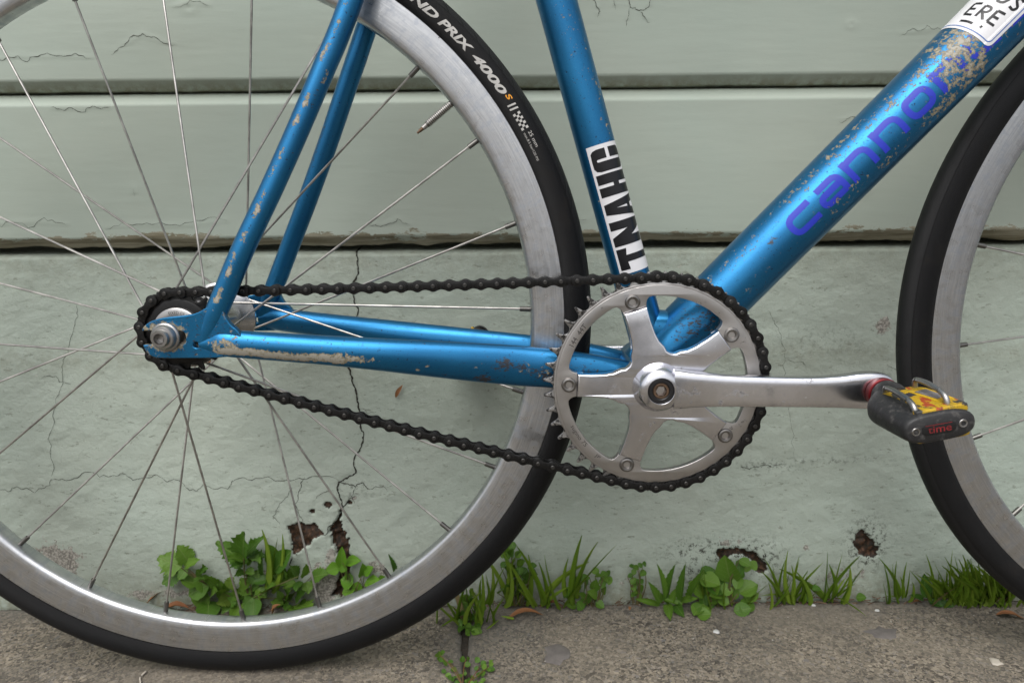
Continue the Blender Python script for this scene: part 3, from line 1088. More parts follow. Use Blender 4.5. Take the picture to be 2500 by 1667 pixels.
# ================================================================== the bicycle (its own frame: X forward, Z up, Y away from the camera, origin at the rear axle, mm)
bike = tag(empty('bicycle'), 'scuffed metallic blue fixed gear bicycle with deep silver rims leaning at the wall', 'bicycle')
bike.matrix_world = Matrix(((0.999808, 0.019576, -0.000108, -0.271304), (-0.019576, 0.999793, -0.005505, 0.600946), (0.0, 0.005506, 0.999985, 0.335995), (0, 0, 0, 1)))
BBX, BBZ = 390.6, -47.0


def part(name, me, parent=bike, label=None):
    o = link(name, me, parent)
    if label:
        o['label'] = label
    return o


def blob(u, a, items, base=0.0):
    w = np.full(u.shape, base)
    for cu, ca, su, sa, k in items:
        w = np.maximum(w, k * np.exp(-((u - cu) / su) ** 2 - ((a - ca) / sa) ** 2))
    return w


NOSC = lambda u, a: np.zeros(u.shape)

# ---- frame tubes
ST_P, ST_Q = np.array([399.5, 0, -47.0]), np.array([228.5, 0, 540.0])     # seat tube
DT_P, DT_Q = np.array([389.0, 0, -46.5]), np.array([836.0, 0, 424.0])     # down tube
ST_R, DT_R = 16.1, 25.6


def dt_wear(u, a):
    w = blob(u, a, [(350, 30, 50, 75, .74), (342, -18, 36, 32, .76), (314, -28, 32, 24, .68), (285, 50, 70, 24, .58), (262, -27, 40, 18, .50), (330, 45, 40, 24, .66), (225, 55, 120, 26, .56), (215, -20, 60, 26, .47), (120, 50, 80, 30, .46), (130, -10, 70, 30, .36), (70, -25, 22, 30, .62), (80, -48, 18, 18, .72), (400, 0, 60, 60, .5)], 0.22)
    return w


seat_tube = part('seat_tube', sweep('seat_tube', [(*ST_P, ST_R, ST_R), (*ST_Q, ST_R, ST_R)], BLUE, 40, 4.0,
    wear=dict(wear=lambda u, a: blob(u, a, [(240, -45, 60, 24, .50), (150, 30, 60, 30, .40), (300, -10, 80, 50, .44)], .24), scuff=lambda u, a: blob(u, a, [(260, 20, 60, 40, .42)], .30))))
down_tube = part('down_tube', sweep('down_tube', [(*DT_P, DT_R, DT_R), (*DT_Q, DT_R, DT_R)], BLUE, 64, 4.0,
    wear=dict(wear=dt_wear, scuff=lambda u, a: blob(u, a, [(60, 10, 50, 70, .66), (120, -30, 70, 40, .45), (150, 20, 6, 10, .95)], .32))))
part('bottom_bracket_shell', lathe('bottom_bracket_shell', [(0, -33), (23, -33), (24, -31), (24, 31), (23, 33), (0, 33)], BLUE, 40, (BBX, BBZ)))
# smooth webs where the tubes run into each other
part('tube_junction', sweep('tube_junction', [(378, 0, -16, 17, 15), (394, 0, -10, 18, 15.6), (410, 0, -13, 20, 16.5), (428, 0, -22, 18, 15)], BLUE, 32, 3.0, 2.4, wear=dict(wear=lambda u, a: blob(u, a, [], .15), scuff=NOSC)))


def cs_wear(u, a):
    strip = 0.92 * np.exp(-np.maximum(0, np.abs(u - 64) - 46) ** 2 / 90) * np.exp(-np.maximum(0, np.abs(a + 27 + 5 * np.sin(u / 9.0)) - 11) ** 2 / 190)
    return np.maximum(strip * 1.05, blob(u, a, [(20, 5, 16, 36, .80), (114, -14, 26, 24, .90), (136, -12, 4, 7, .9), (180, -15, 4, 8, .85), (172, -32, 5, 8, .8), (220, -8, 3, 6, .8), (55, 30, 30, 12, .5), (30, 38, 26, 14, .52), (100, 20, 40, 12, .42), (268, 5, 16, 30, .52), (290, -10, 26, 40, .55)], .17))


def cs_scuff(u, a):
    return blob(u, a, [(245, 8, 13, 30, .98), (260, 5, 7, 20, .95), (228, -48, 13, 28, 1.0), (284, -12, 26, 40, .86), (312, 0, 30, 40, .75), (200, -45, 20, 16, .6), (300, -30, 16, 30, .8)], .34)


near_stay = [(24, -62.5, -7.6, 5, 3.2), (34, -61.6, -7.3, 8.6, 5.2), (46, -60.5, -7.2, 10.9, 8.2), (80, -56, -10.8, 11.4, 9.5), (122, -50, -15.4, 12.2, 10.5), (165, -44, -20.5, 13.6, 10.5), (204, -38, -25.4, 15.2, 10), (245, -32, -30.5, 16.6, 9.5), (282, -28, -34.6, 17.2, 9.2), (324, -26, -38.5, 16.0, 9.5), (360, -24, -42, 12.5, 9), (378, -23, -44, 10, 8)]
part('chain_stay', sweep('chain_stay', near_stay, BLUE, 40, 2.5, wear=dict(wear=cs_wear, scuff=cs_scuff)), label='near chain stay with a long strip of bare metal')
far_stay = [(x, -y, z, a, b) for x, y, z, a, b in near_stay]
part('chain_stay', sweep('chain_stay', far_stay, BLUE, 40, 4, wear=dict(wear=lambda u, a: blob(u, a, [], .2), scuff=lambda u, a: blob(u, a, [(250, 30, 60, 40, .3)], .1))))


def ss_wear(u, a):
    w = blob(u, a, [(40, 8, 12, 26, .90), (62, 2, 8, 24, .98), (72, 14, 12, 20, .7), (92, 8, 7, 22, .84), (114, 4, 10, 24, .92), (128, 8, 6, 16, .8), (146, 14, 14, 20, .70), (162, 12, 12, 18, .74), (190, 8, 9, 20, .92), (206, 4, 11, 18, .86), (222, 8, 6, 14, .7), (228, -40, 14, 20, .62), (246, 12, 12, 20, .84), (266, 4, 9, 18, .76), (286, 5, 9, 22, .80), (304, 0, 10, 22, .7)], .22)
    return w


near_ss = [(27, -62.5, -6, 5, 3.0), (32, -62, 5, 7.2, 4.4), (38, -61, 17, 8.6, 6.2), (46.5, -59.5, 34, 8.9, 7.4), (62.4, -57, 66.9, 8.8, 8.0), (85.0, -50, 111.5, 8.8, 8.2), (107.0, -43, 157.0, 8.8, 8.2), (128.6, -36, 204.0, 8.8, 8.2), (150.2, -30, 251.9, 8.8, 8.4), (222, -17, 420, 8.4, 8.0), (246, -12, 478, 7.5, 7.5)]
part('seat_stay', sweep('seat_stay', near_ss, BLUE, 32, 2.5, wear=dict(wear=ss_wear, scuff=lambda u, a: blob(u, a, [(215, -30, 18, 20, .7), (60, 10, 10, 20, .7), (150, 20, 20, 20, .5)], .34))), label='near seat stay with a line of chipped paint')
part('seat_stay', sweep('seat_stay', [(x, -y, z, a, b) for x, y, z, a, b in near_ss], BLUE, 32, 4, wear=dict(wear=lambda u, a: blob(u, a, [], .17), scuff=lambda u, a: blob(u, a, [(180, 40, 60, 20, .6)], .1))))

# ---- dropouts: flat track ends with an open slot
def chaikin(pts, n=2):
    p = np.asarray(pts, float)
    for _ in range(n):
        q = [p[0]]
        for a, b in zip(p, p[1:]):
            q += [a * .75 + b * .25, a * .25 + b * .75]
        q.append(p[-1])
        p = np.array(q)
    return [tuple(x) for x in p]


out_loop = chaikin([(-19.9, 4.4), (-18.6, 7.6), (-12.7, 12.0), (-3.1, 14.6), (10, 15.8), (20.0, 16.8), (27, 19.0), (32, 22), (38, 24), (45.0, 23), (47.5, 15.0), (51.0, 8.5), (57, 4.0), (60, -4), (56, -13), (48, -17.2), (30, -18), (13.6, -17.8), (-6.5, -17.9), (-13.4, -16.9), (-18.6, -12.7), (-20.5, -7.0)]) + chaikin([(8.0, -6.9), (13.6, -6.4), (15.0, -1.4), (13.6, 3.6), (9.0, 4.2)])
bolt_hole = [(22.3 + 2.5 * math.cos(t), -7.3 + 2.5 * math.sin(t)) for t in np.linspace(0, 2 * math.pi, 14, endpoint=False)]


def dropout(y0, y1, first):
    me = plate('dropout', [out_loop, bolt_hole], y0, y1, BLUE, 0.8, 3)
    me = gridcut(me, 1.6)
    me2 = me
    n = len(me.vertices)
    co = np.empty(n * 3); me.vertices.foreach_get('co', co); co = co.reshape(-1, 3) / MM
    d = np.hypot((co[:, 0] - 0) / 1.25, co[:, 2] + 1)
    w = np.clip(0.34 + 0.62 * np.exp(-(np.maximum(0, d - 9.5) / 3.0) ** 2) + .25 * np.exp(-((co[:, 0] + 17) / 5) ** 2), 0, .96) if first else np.full(n, .2)
    at = me.attributes.new('wear', 'FLOAT', 'POINT'); at.data.foreach_set('value', w.astype(np.float32))
    at = me.attributes.new('scuff', 'FLOAT', 'POINT'); at.data.foreach_set('value', np.full(n, .52 if first else .1, np.float32))
    return part('dropout', me2)


dropout(-65.6, -60.0, True)
dropout(60.0, 65.6, False)
# rest of the frame, above and ahead of the picture
part('top_tube', sweep('top_tube', [(232, 0, 505, 15, 15), (800, 0, 512, 16, 16)], BLUE, 24, 20, wear=dict(wear=NOSC, scuff=NOSC)))
part('head_tube', sweep('head_tube', [(838, 0, 408, 19, 19), (808, 0, 532, 19, 19)], BLUE, 24, 20, wear=dict(wear=NOSC, scuff=NOSC)))
part('seat_post', sweep('seat_post', [(230, 0, 535, 13, 13), (201, 0, 635, 13, 13)], BLACK, 20, 20))
for s in (-1, 1):
    part('fork_blade', sweep('fork_blade', [(842, s * 14 + 2, 395, 13, 10), (856, s * 34 + 4, 350, 14, 10), (905, s * 46 + 12, 160, 12, 9), (955, s * 53 + 24, 4, 8, 7)], BLUE, 20, 12, wear=dict(wear=NOSC, scuff=NOSC)))


# ---- lettering on the round tubes: (u along the tube, v round it, + up/left) -> bike frame
def on_tube(P, Q, R, v2, lift):
    t = (Q - P) / np.linalg.norm(Q - P)
    fr = np.array([0, -1.0, 0]) - t * (t @ np.array([0, -1.0, 0]))
    fr /= np.linalg.norm(fr)
    sd = np.cross(fr, t)
    a = v2[:, 1] / R
    rr = R + lift
    return P + np.outer(v2[:, 0], t) + rr * (np.outer(np.cos(a), fr) + np.outer(np.sin(a), sd))


def print_on(name, P, Q, R, flat, lift, mat, parent, wear=None, cut=1.2):
    v, f = cut2d(*flat, cut)
    p3 = on_tube(P, Q, R, v, lift)
    at = dict(wear=np.clip(wear(v[:, 0], np.degrees(v[:, 1] / R)), 0, 1)) if wear else None
    me = mesh(name, p3, f, mat, attrs=at)
    bm = bmesh.new(); bm.from_mesh(me)
    axis = (Q - P) / np.linalg.norm(Q - P)
    bm.normal_update()
    flip = []
    for q in bm.faces:
        c = np.array(q.calc_center_median()) / MM - P
        rad = c - axis * (c @ axis)
        if np.array(q.normal) @ rad < 0:
            flip.append(q)
    bmesh.ops.reverse_faces(bm, faces=flip)
    bm.to_mesh(me); bm.free()
    return part(name, me, parent)


LW, LH = 5.2, 20.0        # stroke width and height of the maker's name on the down tube


def letter(ch, w):
    h = LH
    q = LW / 2
    t, b, r, l, m_ = h - q, q, w - q, q, h / 2
    if ch == 'c':
        return [rounded([(r + 1.5, t), (l, t), (l, b), (r + 1.5, b)], 7)]
    if ch == 'a':
        return [rounded([(l + 1.5, t), (r, t), (r, b - 1.5)], 6), np.vstack([rounded([(r, m_ + .5), (l, m_ + .5), (l, b), (r, b)], 5)])]
    if ch == 'n':
        return [np.array([(l, -.3), (l, m_), (l, h + .3)]), rounded([(l, m_ + 2), (l + .5, t), (r, t), (r, -.3)], 7)]
    if ch == 'o':
        return [rounded([(w / 2, t), (l, t), (l, b), (r, b), (r, t), (w / 2, t)], 7)]
    if ch == 'd':
        return [np.array([(r, -.3), (r, m_), (r, h + 9)]), rounded([(r, t), (l, t), (l, b), (r, b)], 7)]
    if ch == 'l':
        return [np.array([(l, -.3), (l, m_), (l, h + 9)])]
    return [rounded([(l, m_), (r, m_), (r, t), (l, t), (l, b), (r, b)], 6)]


u0 = 164.7
layout = [('c', 164.7, 27.5), ('a', 195.3, 27), ('n', 226, 26), ('n', 257.5, 26), ('o', 288, 26), ('n', 318.5, 26), ('d', 349, 26), ('a', 380, 26), ('l', 411, 6), ('e', 422, 26)]
k = 0
for ch, u, w in layout:
    for pts in letter(ch, w):
        k += 1
        flat = stroke(pts + np.array([u, -5.8]), LW)
        print_on('lettering', DT_P, DT_Q, DT_R, flat, 0.10 + 0.03 * (k % 3), LETTER, down_tube, dt_wear)

# white sticker with a handwritten note, wrapped over the upper side of the down tube
R_ = DT_R


def rrect(x0, y0, x1, y1, r, n=6):
    out = []
    for cx, cy, a0 in ((x1 - r, y1 - r, 0), (x0 + r, y1 - r, 90), (x0 + r, y0 + r, 180), (x1 - r, y0 + r, 270)):
        for t in np.linspace(0, 90, n):
            a = math.radians(a0 + t)
            out.append((cx + r * math.cos(a), cy + r * math.sin(a)))
    return out


s_u0, s_v0, s_v1 = 362.5, -4.0, 48.5
print_on('sticker', DT_P, DT_Q, DT_R, poly2d([rrect(s_u0, s_v0, s_u0 + 120, s_v1, 5)]), 0.30, STICK_W, down_tube, cut=1.0)
edge = np.array(rrect(s_u0 + 2.6, s_v0 + 2.6, s_u0 + 117.4, s_v1 - 2.6, 3.4))
print_on('sticker_border', DT_P, DT_Q, DT_R, stroke(edge, 0.8, True), 0.42, STICK_B, down_tube, cut=1.0)
# the note is written across the tube: lines run down from the ridge
note = []


def hand(x0, v_base, glyphs, size):
    """x grows down across the tube (-v), letter height grows up the tube (+u)"""
    x = 0
    for g in glyphs:
        for pts in g:
            note.append(np.array([(x0 + b * size, v_base - (x + a * size * .8)) for a, b in pts]))
        x += size * 0.92


E_ = [[(.0, 0), (.05, 1)], [(.05, 1), (.75, 1.08)], [(.03, .5), (.6, .55)], [(0, 0), (.75, .02)]]
Rg = [[(0, 0), (.05, 1)], [(.05, 1), (.6, 1), (.7, .75), (.5, .5), (.03, .48)], [(.2, .48), (.75, -.05)]]
A_ = [[(0, 0), (.35, 1.05), (.72, 0)], [(.15, .38), (.6, .38)]]
S_ = [[(.7, .9), (.3, 1.02), (.05, .75), (.65, .35), (.45, .02), (0, .1)]]
D_ = [[(0, 0), (.03, 1)], [(.03, 1), (.6, .9), (.75, .5), (.5, .05), (0, 0)]]
hand(s_u0 + 13.5, 31, [E_, Rg, E_], 10.5)
hand(s_u0 + 30, 27, [A_, D_, S_], 10.5)
hand(s_u0 + 47, 34, [E_, A_, Rg], 10.5)
note.append(np.array([(s_u0 + 7.2, 29), (s_u0 + 7.6, 24), (s_u0 + 7.4, 18.5)]))
note.append(np.array([(s_u0 + 8.2, 12.6), (s_u0 + 8.0, 11.6), (s_u0 + 7.9, 11.0)]))
for i, pts in enumerate(note):
    pp = rounded(pts, 1.5, 4) if len(pts) > 2 else np.array([pts[0] + (pts[1] - pts[0]) * t for t in np.linspace(0, 1, 6)])
    print_on('handwriting', DT_P, DT_Q, DT_R, stroke(pp, 2.0), 0.40 + 0.02 * (i % 5), STICK_K, down_tube, cut=1.0)

# black on white sticker low on the seat tube
t_u0, t_u1 = 93.5, 201.5
v_hi, v_lo = math.radians(38) * ST_R, math.radians(-82) * ST_R
print_on('sticker', ST_P, ST_Q, ST_R, poly2d([[(t_u0, v_lo), (t_u1, v_lo), (t_u1, v_hi), (t_u0, v_hi)]]), 0.15, STICK_W, seat_tube, cut=0.8)
hv0, hv1 = math.radians(-72) * ST_R, math.radians(30) * ST_R        # letters from their feet to their heads


def big_letter(u, w, loops):
    return poly2d([[(u + a * w, hv0 + b * (hv1 - hv0)) for a, b in lp] for lp in loops])


BIG = {
    'T': [[(.36, 0), (.68, 0), (.68, .74), (1, .70), (1, 1), (.0, 1), (.0, .72), (.36, .74)]],
    'N': [[(0, 0), (.36, 0), (.36, .42), (.64, 0), (1, 0), (1, 1), (.66, 1), (.66, .50), (.36, 1), (0, 1)]],
    'A': [[(0, 0), (.34, 0), (.40, .17), (.60, .17), (.66, 0), (1, 0), (.74, 1), (.26, 1)], [(.44, .30), (.56, .30), (.50, .66)]],
    'H': [[(0, 0), (.42, 0), (.42, .38), (.56, .38), (.56, 0), (1, 0), (1, 1), (.56, 1), (.56, .56), (.42, .56), (.42, 1), (0, 1)]],
    'C': [[(.86, .46), (.56, .46), (.56, .10), (.55, .06), (.50, .05), (.45, .06), (.44, .10), (.44, .80), (.45, .84), (.50, .86), (.55, .84), (.56, .80), (.56, .56), (1.0, .56), (1.0, .80), (.96, .92), (.85, .99), (.5, 1.0), (.2, .99), (.06, .93), (0, .80), (0, .14), (.06, .05), (.2, .0), (.8, 0), (.95, .05), (1.0, .14), (1.0, .46)]],
}
for ch, u, w in (('T', 96.8, 18.0), ('N', 117.2, 20.8), ('A', 140, 17.5), ('H', 159.2, 18.5), ('C', 179.6, 18.5)):
    print_on('sticker_letter', ST_P, ST_Q, ST_R, big_letter(u, w, BIG[ch]), 0.28, STICK_K, seat_tube, cut=0.8)


# ---- wheels
TR, TT = 326.6, 14.2          # tyre: middle of the section from the axle, half width
def wheel(name, n_spokes, phase, lace, label, centre=(0, 0, 0), lettering=False):
    w = empty(name, tuple(c * MM for c in centre), bike)
    w['label'] = label
    rim = [(314.5, -8.2), (317.0, -8.6), (317.2, -9.4), (316.6, -9.95), (310.0, -9.9), (303.0, -9.5), (296.0, -8.9), (291.6, -8.3), (289.8, -7.4), (288.7, -5.6), (288.1, -3.0), (287.8, 0)]
    prof = rim + [(r, -y) for r, y in rim[-2::-1]] + [(311, 5.5), (311, -5.5)]
    part('rim', lathe('rim', prof, RIM, 240, closed=True, deg=40), w)
    # tyre with unrolled coordinates
    na, ns = 300, 40
    psi = np.linspace(math.radians(-43), math.radians(223), ns)
    rr = TR + TT * np.sin(psi)
    yy = -TT * np.cos(psi)
    a = np.linspace(0, 2 * math.pi, na, endpoint=False)
    v = np.zeros((na + 1, ns, 3))
    a2 = np.append(a, 2 * math.pi)
    v[:, :, 0] = rr[None] * np.cos(a2)[:, None]; v[:, :, 1] = yy[None]; v[:, :, 2] = rr[None] * np.sin(a2)[:, None]
    uv = np.zeros((na + 1, ns, 2))
    uv[:, :, 0] = a2[:, None] * 324
    uv[:, :, 1] = np.minimum(psi, math.pi - psi)[None] * TT
    me = mesh('tyre', v.reshape(-1, 3), grid_faces(na + 1, ns), TYRE if centre[0] == 0 else TYRE_F, uv=uv.reshape(-1, 2))
    bm = bmesh.new(); bm.from_mesh(me); bmesh.ops.remove_doubles(bm, verts=bm.verts, dist=1e-7); bmesh.ops.recalc_face_normals(bm, faces=bm.faces); bm.to_mesh(me); bm.free()
    part('tyre', me, w)
    for k in range(n_spokes):
        ang = math.radians(phase + k * 360 / n_spokes)
        side, sgn = lace[k % len(lace)]
        rf, d, e = (26, 55, 5) if len(lace) > 2 else (19, 0, 0)
        hb = ang + math.radians(sgn * d + e)
        rimp = np.array([289 * math.cos(ang), 0, 289 * math.sin(ang)])
        hub = np.array([rf * math.cos(hb), side, rf * math.sin(hb)])
        t = (hub - rimp) / np.linalg.norm(hub - rimp)
        part('spoke', rod('spoke', rimp + t * 9, hub, 0.98, SPOKE, 7), w)
        part('nipple', rod('nipple', rimp - t * 2, rimp + t * 10.5, 2.2, NIPPLE, 8), w)
    return w


lace4 = [(35, 1), (-34, 1), (35, -1), (-34, -1)]
rear = wheel('rear_wheel', 24, -133.0, lace4, 'rear wheel with a deep silver rim, crossed spokes and black tyre')
front = wheel('front_wheel', 20, 167.6, [(-26, 0), (26, 0)], 'front wheel with a deep silver rim and radial spokes', (955.4, 24.9, 0.1))
front.rotation_euler = (0, 0, 0.0353)
# hubs
hub_prof = [(5, -55), (9, -55), (9, -50), (17, -46), (17, -40), (24, -38), (31, -36.5), (32, -35.5), (32, -33), (30.5, -32), (20, -29), (15, -22), (14, 0), (15, 22), (20, 29), (30.5, 32), (32, 33), (32, 35.5), (31, 36.5), (20, 38.5), (12, 44), (9, 50), (9, 57), (5, 57)]
part('hub', lathe('hub', hub_prof, HUBM, 64), rear)
for k in range(12):
    for s in (-1, 1):
        a = math.radians(k * 30 + 9 + (15 if s < 0 else 0))
        part('spoke_hole', lathe('spoke_hole', [(0, s * 37.0), (1.7, s * 37.0), (1.9, s * 36.0), (0, s * 36.0)], HOLE, 10, (27 * math.cos(a), 27 * math.sin(a))), rear)
part('hub', lathe('hub', [(5, -50), (9, -48), (10, -34), (21, -30), (22, -26), (12, -22), (10, 0), (12, 22), (22, 26), (21, 30), (10, 34), (9, 48), (5, 50)], HUBM, 40), front)
# valve
vp, vq = np.array([222.4, 0, 181.7]), np.array([196.9, 0, 161.4])
vt = (vq - vp) / np.linalg.norm(vq - vp)
valve_parts = [rod('v', vp - vt * 6, vp + vt * 26, 2.5, NIPPLE, 12), rod('v', vp + vt * 25, vp + vt * 30, 2.2, SPOKE, 10), rod('v', vp + vt * 30, vp + vt * 34, 1.5, RUST, 10), rod('v', vp + vt * 33, vp + vt * 36.5, 1.0, RUST, 8)]
for k in range(15):
    valve_parts.append(rod('v', vp + vt * (k * 1.65), vp + vt * (k * 1.65 + .8), 3.2, SPOKE, 12))
part('valve_stem', join('valve_stem', valve_parts), rear)


# tyre print: (s clockwise, h outward) on the near sidewall
def on_tyre(v, f, ang0, psi0, mat, lift=0.12, cut=1.2):
    v, f = cut2d(v, f, cut)
    a = math.radians(ang0) - v[:, 0] / 326.0
    psi = psi0 + v[:, 1] / TT
    r = TR + (TT + lift) * np.sin(psi)
    y = -(TT + lift) * np.cos(psi)
    me = mesh('tyre_print', np.stack([r * np.cos(a), y, r * np.sin(a)], 1), f, mat)
    bm = bmesh.new(); bm.from_mesh(me); bm.normal_update()
    fl = [q for q in bm.faces if (np.array(q.normal) @ np.array([0, -1.0, 0])) < 0 and abs(q.normal.y) > .05]
    bmesh.ops.reverse_faces(bm, faces=fl); bm.to_mesh(me); bm.free()
    return part('tyre_print', me, rear)


def fit_text(body, width, height, shear=0.0, bold=0.0):
    v, f = text2d(body, 10, shear, bold)
    v = v - v.min(0)
    v = v * (np.array([width, height]) / v.max(0))
    return v, f


DEG = math.radians(1) * 326
PS0 = math.radians(-15)
on_tyre(*fit_text('GRAND', 10.2 * DEG, 6.8, 0.30, 0.38), 58.9, PS0, TYRE_W)
on_tyre(*fit_text('PRIX', 6.0 * DEG, 6.8, 0.30, 0.38), 48.3, PS0, TYRE_W)
on_tyre(*fit_text('4000', 6.9 * DEG, 6.8, 0.30, 0.38), 41.8, PS0, TYRE_W)
on_tyre(*fit_text('S', 0.95 * DEG, 4.2, 0.2, 0.2), 34.75, PS0 + 0.22, TYRE_O)
on_tyre(*fit_text('II', 1.1 * DEG, 7.0, 0.15, 0.05), 33.4, PS0, TYRE_W)


def flag(ang0, psi0, n, m_, sq, mat):
    parts = []
    for i in range(n):
        for j in range(m_):
            if (i + j) % 2 == 0:
                x, y = i * sq, j * sq
                parts.append((np.array([(x, y), (x + sq, y), (x + sq, y + sq), (x, y + sq)]), [(0, 1, 2, 3)]))
    on_tyre(*merge2d(parts), ang0, psi0, mat)


flag(31.9, PS0, 7, 3, 2.1, TYRE_W)
on_tyre(*fit_text('25 mm', 2.4 * DEG, 2.9, 0.0, 0.02), 28.8, PS0 + 0.27, TYRE_W)
on_tyre(*fit_text('max.8.5 bar/120 PSI', 4.3 * DEG, 1.9, 0.0, 0.0), 28.9, PS0 + 0.0, TYRE_W)
flag(-136.4, PS0 - .05, 6, 3, 1.9, TYRE_D)
on_tyre(*fit_text('D', 2.0 * DEG, 6.6, 0.2, 0.0), -134.2 + .2, PS0 - .05, TYRE_D)

# ---- drivetrain
YC = -43.2


def teeth(n, pitch_r, seat, tip, phase):
    """sprocket outline: round roller seats with slim teeth between them"""
    out = []
    st = 2 * math.pi / n
    for k in range(n):
        a0 = phase + k * st                                # a roller sits here
        for t in np.linspace(-62, 62, 9):
            q = math.radians(t)
            rho, tau = pitch_r - seat * math.cos(q), seat * math.sin(q)
            out.append((math.hypot(rho, tau) * math.cos(a0 + math.atan2(tau, rho)), math.hypot(rho, tau) * math.sin(a0 + math.atan2(tau, rho))))
        for fr, r in ((.36, pitch_r + .6), (.405, pitch_r + tip * .66), (.44, pitch_r + tip * .94), (.47, pitch_r + tip), (.53, pitch_r + tip), (.56, pitch_r + tip * .94), (.595, pitch_r + tip * .66), (.64, pitch_r + .6)):
            a = a0 + fr * st
            out.append((r * math.cos(a), r * math.sin(a)))
    return out


RP, CP = 89.01, 32.55
RPH, CPH = math.radians(1.22), math.radians(15.1)
BOLTS = [math.radians(35.3 + 72 * k) for k in range(5)]


def circle(r, n, cx=0, cz=0):
    return [(cx + r * math.cos(t), cz + r * math.sin(t)) for t in np.linspace(0, 2 * math.pi, n, endpoint=False)]


def shift(loop, cx, cz):
    return [(x + cx, z + cz) for x, z in loop]


def polar_local(th, rho, tau):
    c, s = math.cos(th), math.sin(th)
    return (rho * c - tau * s, rho * s + tau * c)


crankset = empty('crankset', (0, 0, 0), bike)
crankset['label'] = 'silver five-arm crankset with the right pedal level'
inner = []
for b_ in BOLTS:
    for rho, tau in ((73.8 * math.cos(.23), -73.8 * math.sin(.23)), (72.0, -13.6), (70.3, -11.6), (68.0, -10.4), (65.4, -9.8), (65.4, 9.8), (68.0, 10.4), (70.3, 11.6), (72.0, 13.6), (73.8 * math.cos(.23), 73.8 * math.sin(.23))):
        inner.append(polar_local(b_, rho, tau))
    for t in np.linspace(.23, math.radians(72) - .23, 18)[1:-1]:
        inner.append((73.8 * math.cos(b_ + t), 73.8 * math.sin(b_ + t)))
ring_a = plate('r', [shift(teeth(44, RP, 4.3, 4.0, RPH), BBX, BBZ), circle(80.5, 96, BBX, BBZ)], YC - 1.35, YC + 1.35, TEETH, .45, 1)
ring_b = plate('r', [circle(82.6, 120, BBX, BBZ), shift(inner, BBX, BBZ)], YC - 4.0, YC + 2.4, RINGM, .5, 2)
ring_c = plate('r', [circle(84.3, 120, BBX, BBZ), circle(82.0, 120, BBX, BBZ)], YC - 3.0, YC + 2.0, RINGM, .3, 1)
part('chainring', join('chainring', [ring_a, ring_b, ring_c]), crankset)

star = []
for b_ in BOLTS:
    star += [polar_local(b_, r, t) for r, t in ((31, -14.0), (36, -11.4), (43, -10.0), (54, -9.4), (65.1, -9.6), (65.1, 9.6), (54, 9.4), (43, 10.0), (36, 11.4), (31, 14.0))]
    star += [polar_local(b_ + math.radians(36 + d), r, 0) for d, r in ((-7, 30.5), (0, 29.6), (7, 30.5))]
spider = plate('s', [shift(star, BBX, BBZ)], YC - 7.6, YC + 1.0, CRANK, 1.6, 3)
ns_ = len(spider.vertices)
sc_ = np.empty(ns_ * 3); spider.vertices.foreach_get('co', sc_); sc_ = sc_.reshape(-1, 3)
rho_ = np.hypot(sc_[:, 0] / MM - BBX, sc_[:, 2] / MM - BBZ)
sc_[:, 1] -= np.clip(65.1 - rho_, 0, 40) * 0.07 * MM           # the arms are dished: they lean in towards the hub
spider.vertices.foreach_set('co', sc_.ravel())
lugs = []
for b_ in BOLTS:
    lp = [polar_local(b_, r, t) for r, t in ((60, -9), (74, -8), (78, -4), (78, 4), (74, 8), (60, 9))]
    lugs.append(plate('l', [shift(lp, BBX, BBZ)], YC + 2.6, YC + 6.5, CRANK, .5, 1))
boss = lathe('b', [(0, YC + 10), (21, YC + 8), (23, YC - 3), (20.8, YC - 9), (18.8, YC - 14.5), (17.2, YC - 18.6), (15.4, YC - 21.2), (13.2, YC - 22.5), (10.8, YC - 22.9), (10.2, YC - 22.3), (10.1, YC - 19), (0, YC - 19)], CRANK, 56, (BBX, BBZ), deg=50)
part('spider', join('spider', [spider] + lugs + [boss]), crankset)
arm = sweep('crank_arm', [(BBX + 11.4, YC - 15.4, BBZ + .3, 16.2, 7.2), (BBX + 18, YC - 16.2, BBZ + .3, 15.6, 7.2), (BBX + 30, YC - 17.2, BBZ + .2, 14.2, 7.0), (BBX + 60, YC - 18.6, BBZ - .6, 12.7, 6.4), (BBX + 112, YC - 21, BBZ - 1.2, 12.2, 6.2), (BBX + 138, YC - 23, BBZ - .4, 13.0, 6.4), (BBX + 156, YC - 24.5, BBZ + .8, 14.6, 6.8), (BBX + 168, YC - 25, BBZ + 1.0, 14.2, 6.9), (BBX + 176, YC - 25, BBZ + 1.0, 11.0, 6.5), (BBX + 181, YC - 25, BBZ + 1.0, 4.0, 5.0)], CRANK, 40, 2.0, 4.2)
part('crank_arm', arm, crankset, 'polished right crank arm pointing forward')
part('dust_cap', lathe('dust_cap', [(6.6, YC - 19.2), (6.6, YC - 22.0), (7.2, YC - 22.5), (9.5, YC - 22.5), (10.0, YC - 22.0), (10.05, YC - 19.2)], BLACK, 40, (BBX, BBZ)), crankset)
hexa = [(3.6, YC - 21.4), (3.4, YC - 17.0), (0, YC - 17.0)]
part('crank_bolt', join('crank_bolt', [lathe('cb', [(6.5, YC - 19.0), (6.4, YC - 21.8), (5.9, YC - 22.4), (4.3, YC - 22.3)], RUST, 24, (BBX, BBZ)), lathe('cb2', [(4.3, YC - 22.3), (3.9, YC - 17.5), (0, YC - 17.5)], RUST, 6, (BBX, BBZ), deg=20)]), crankset)
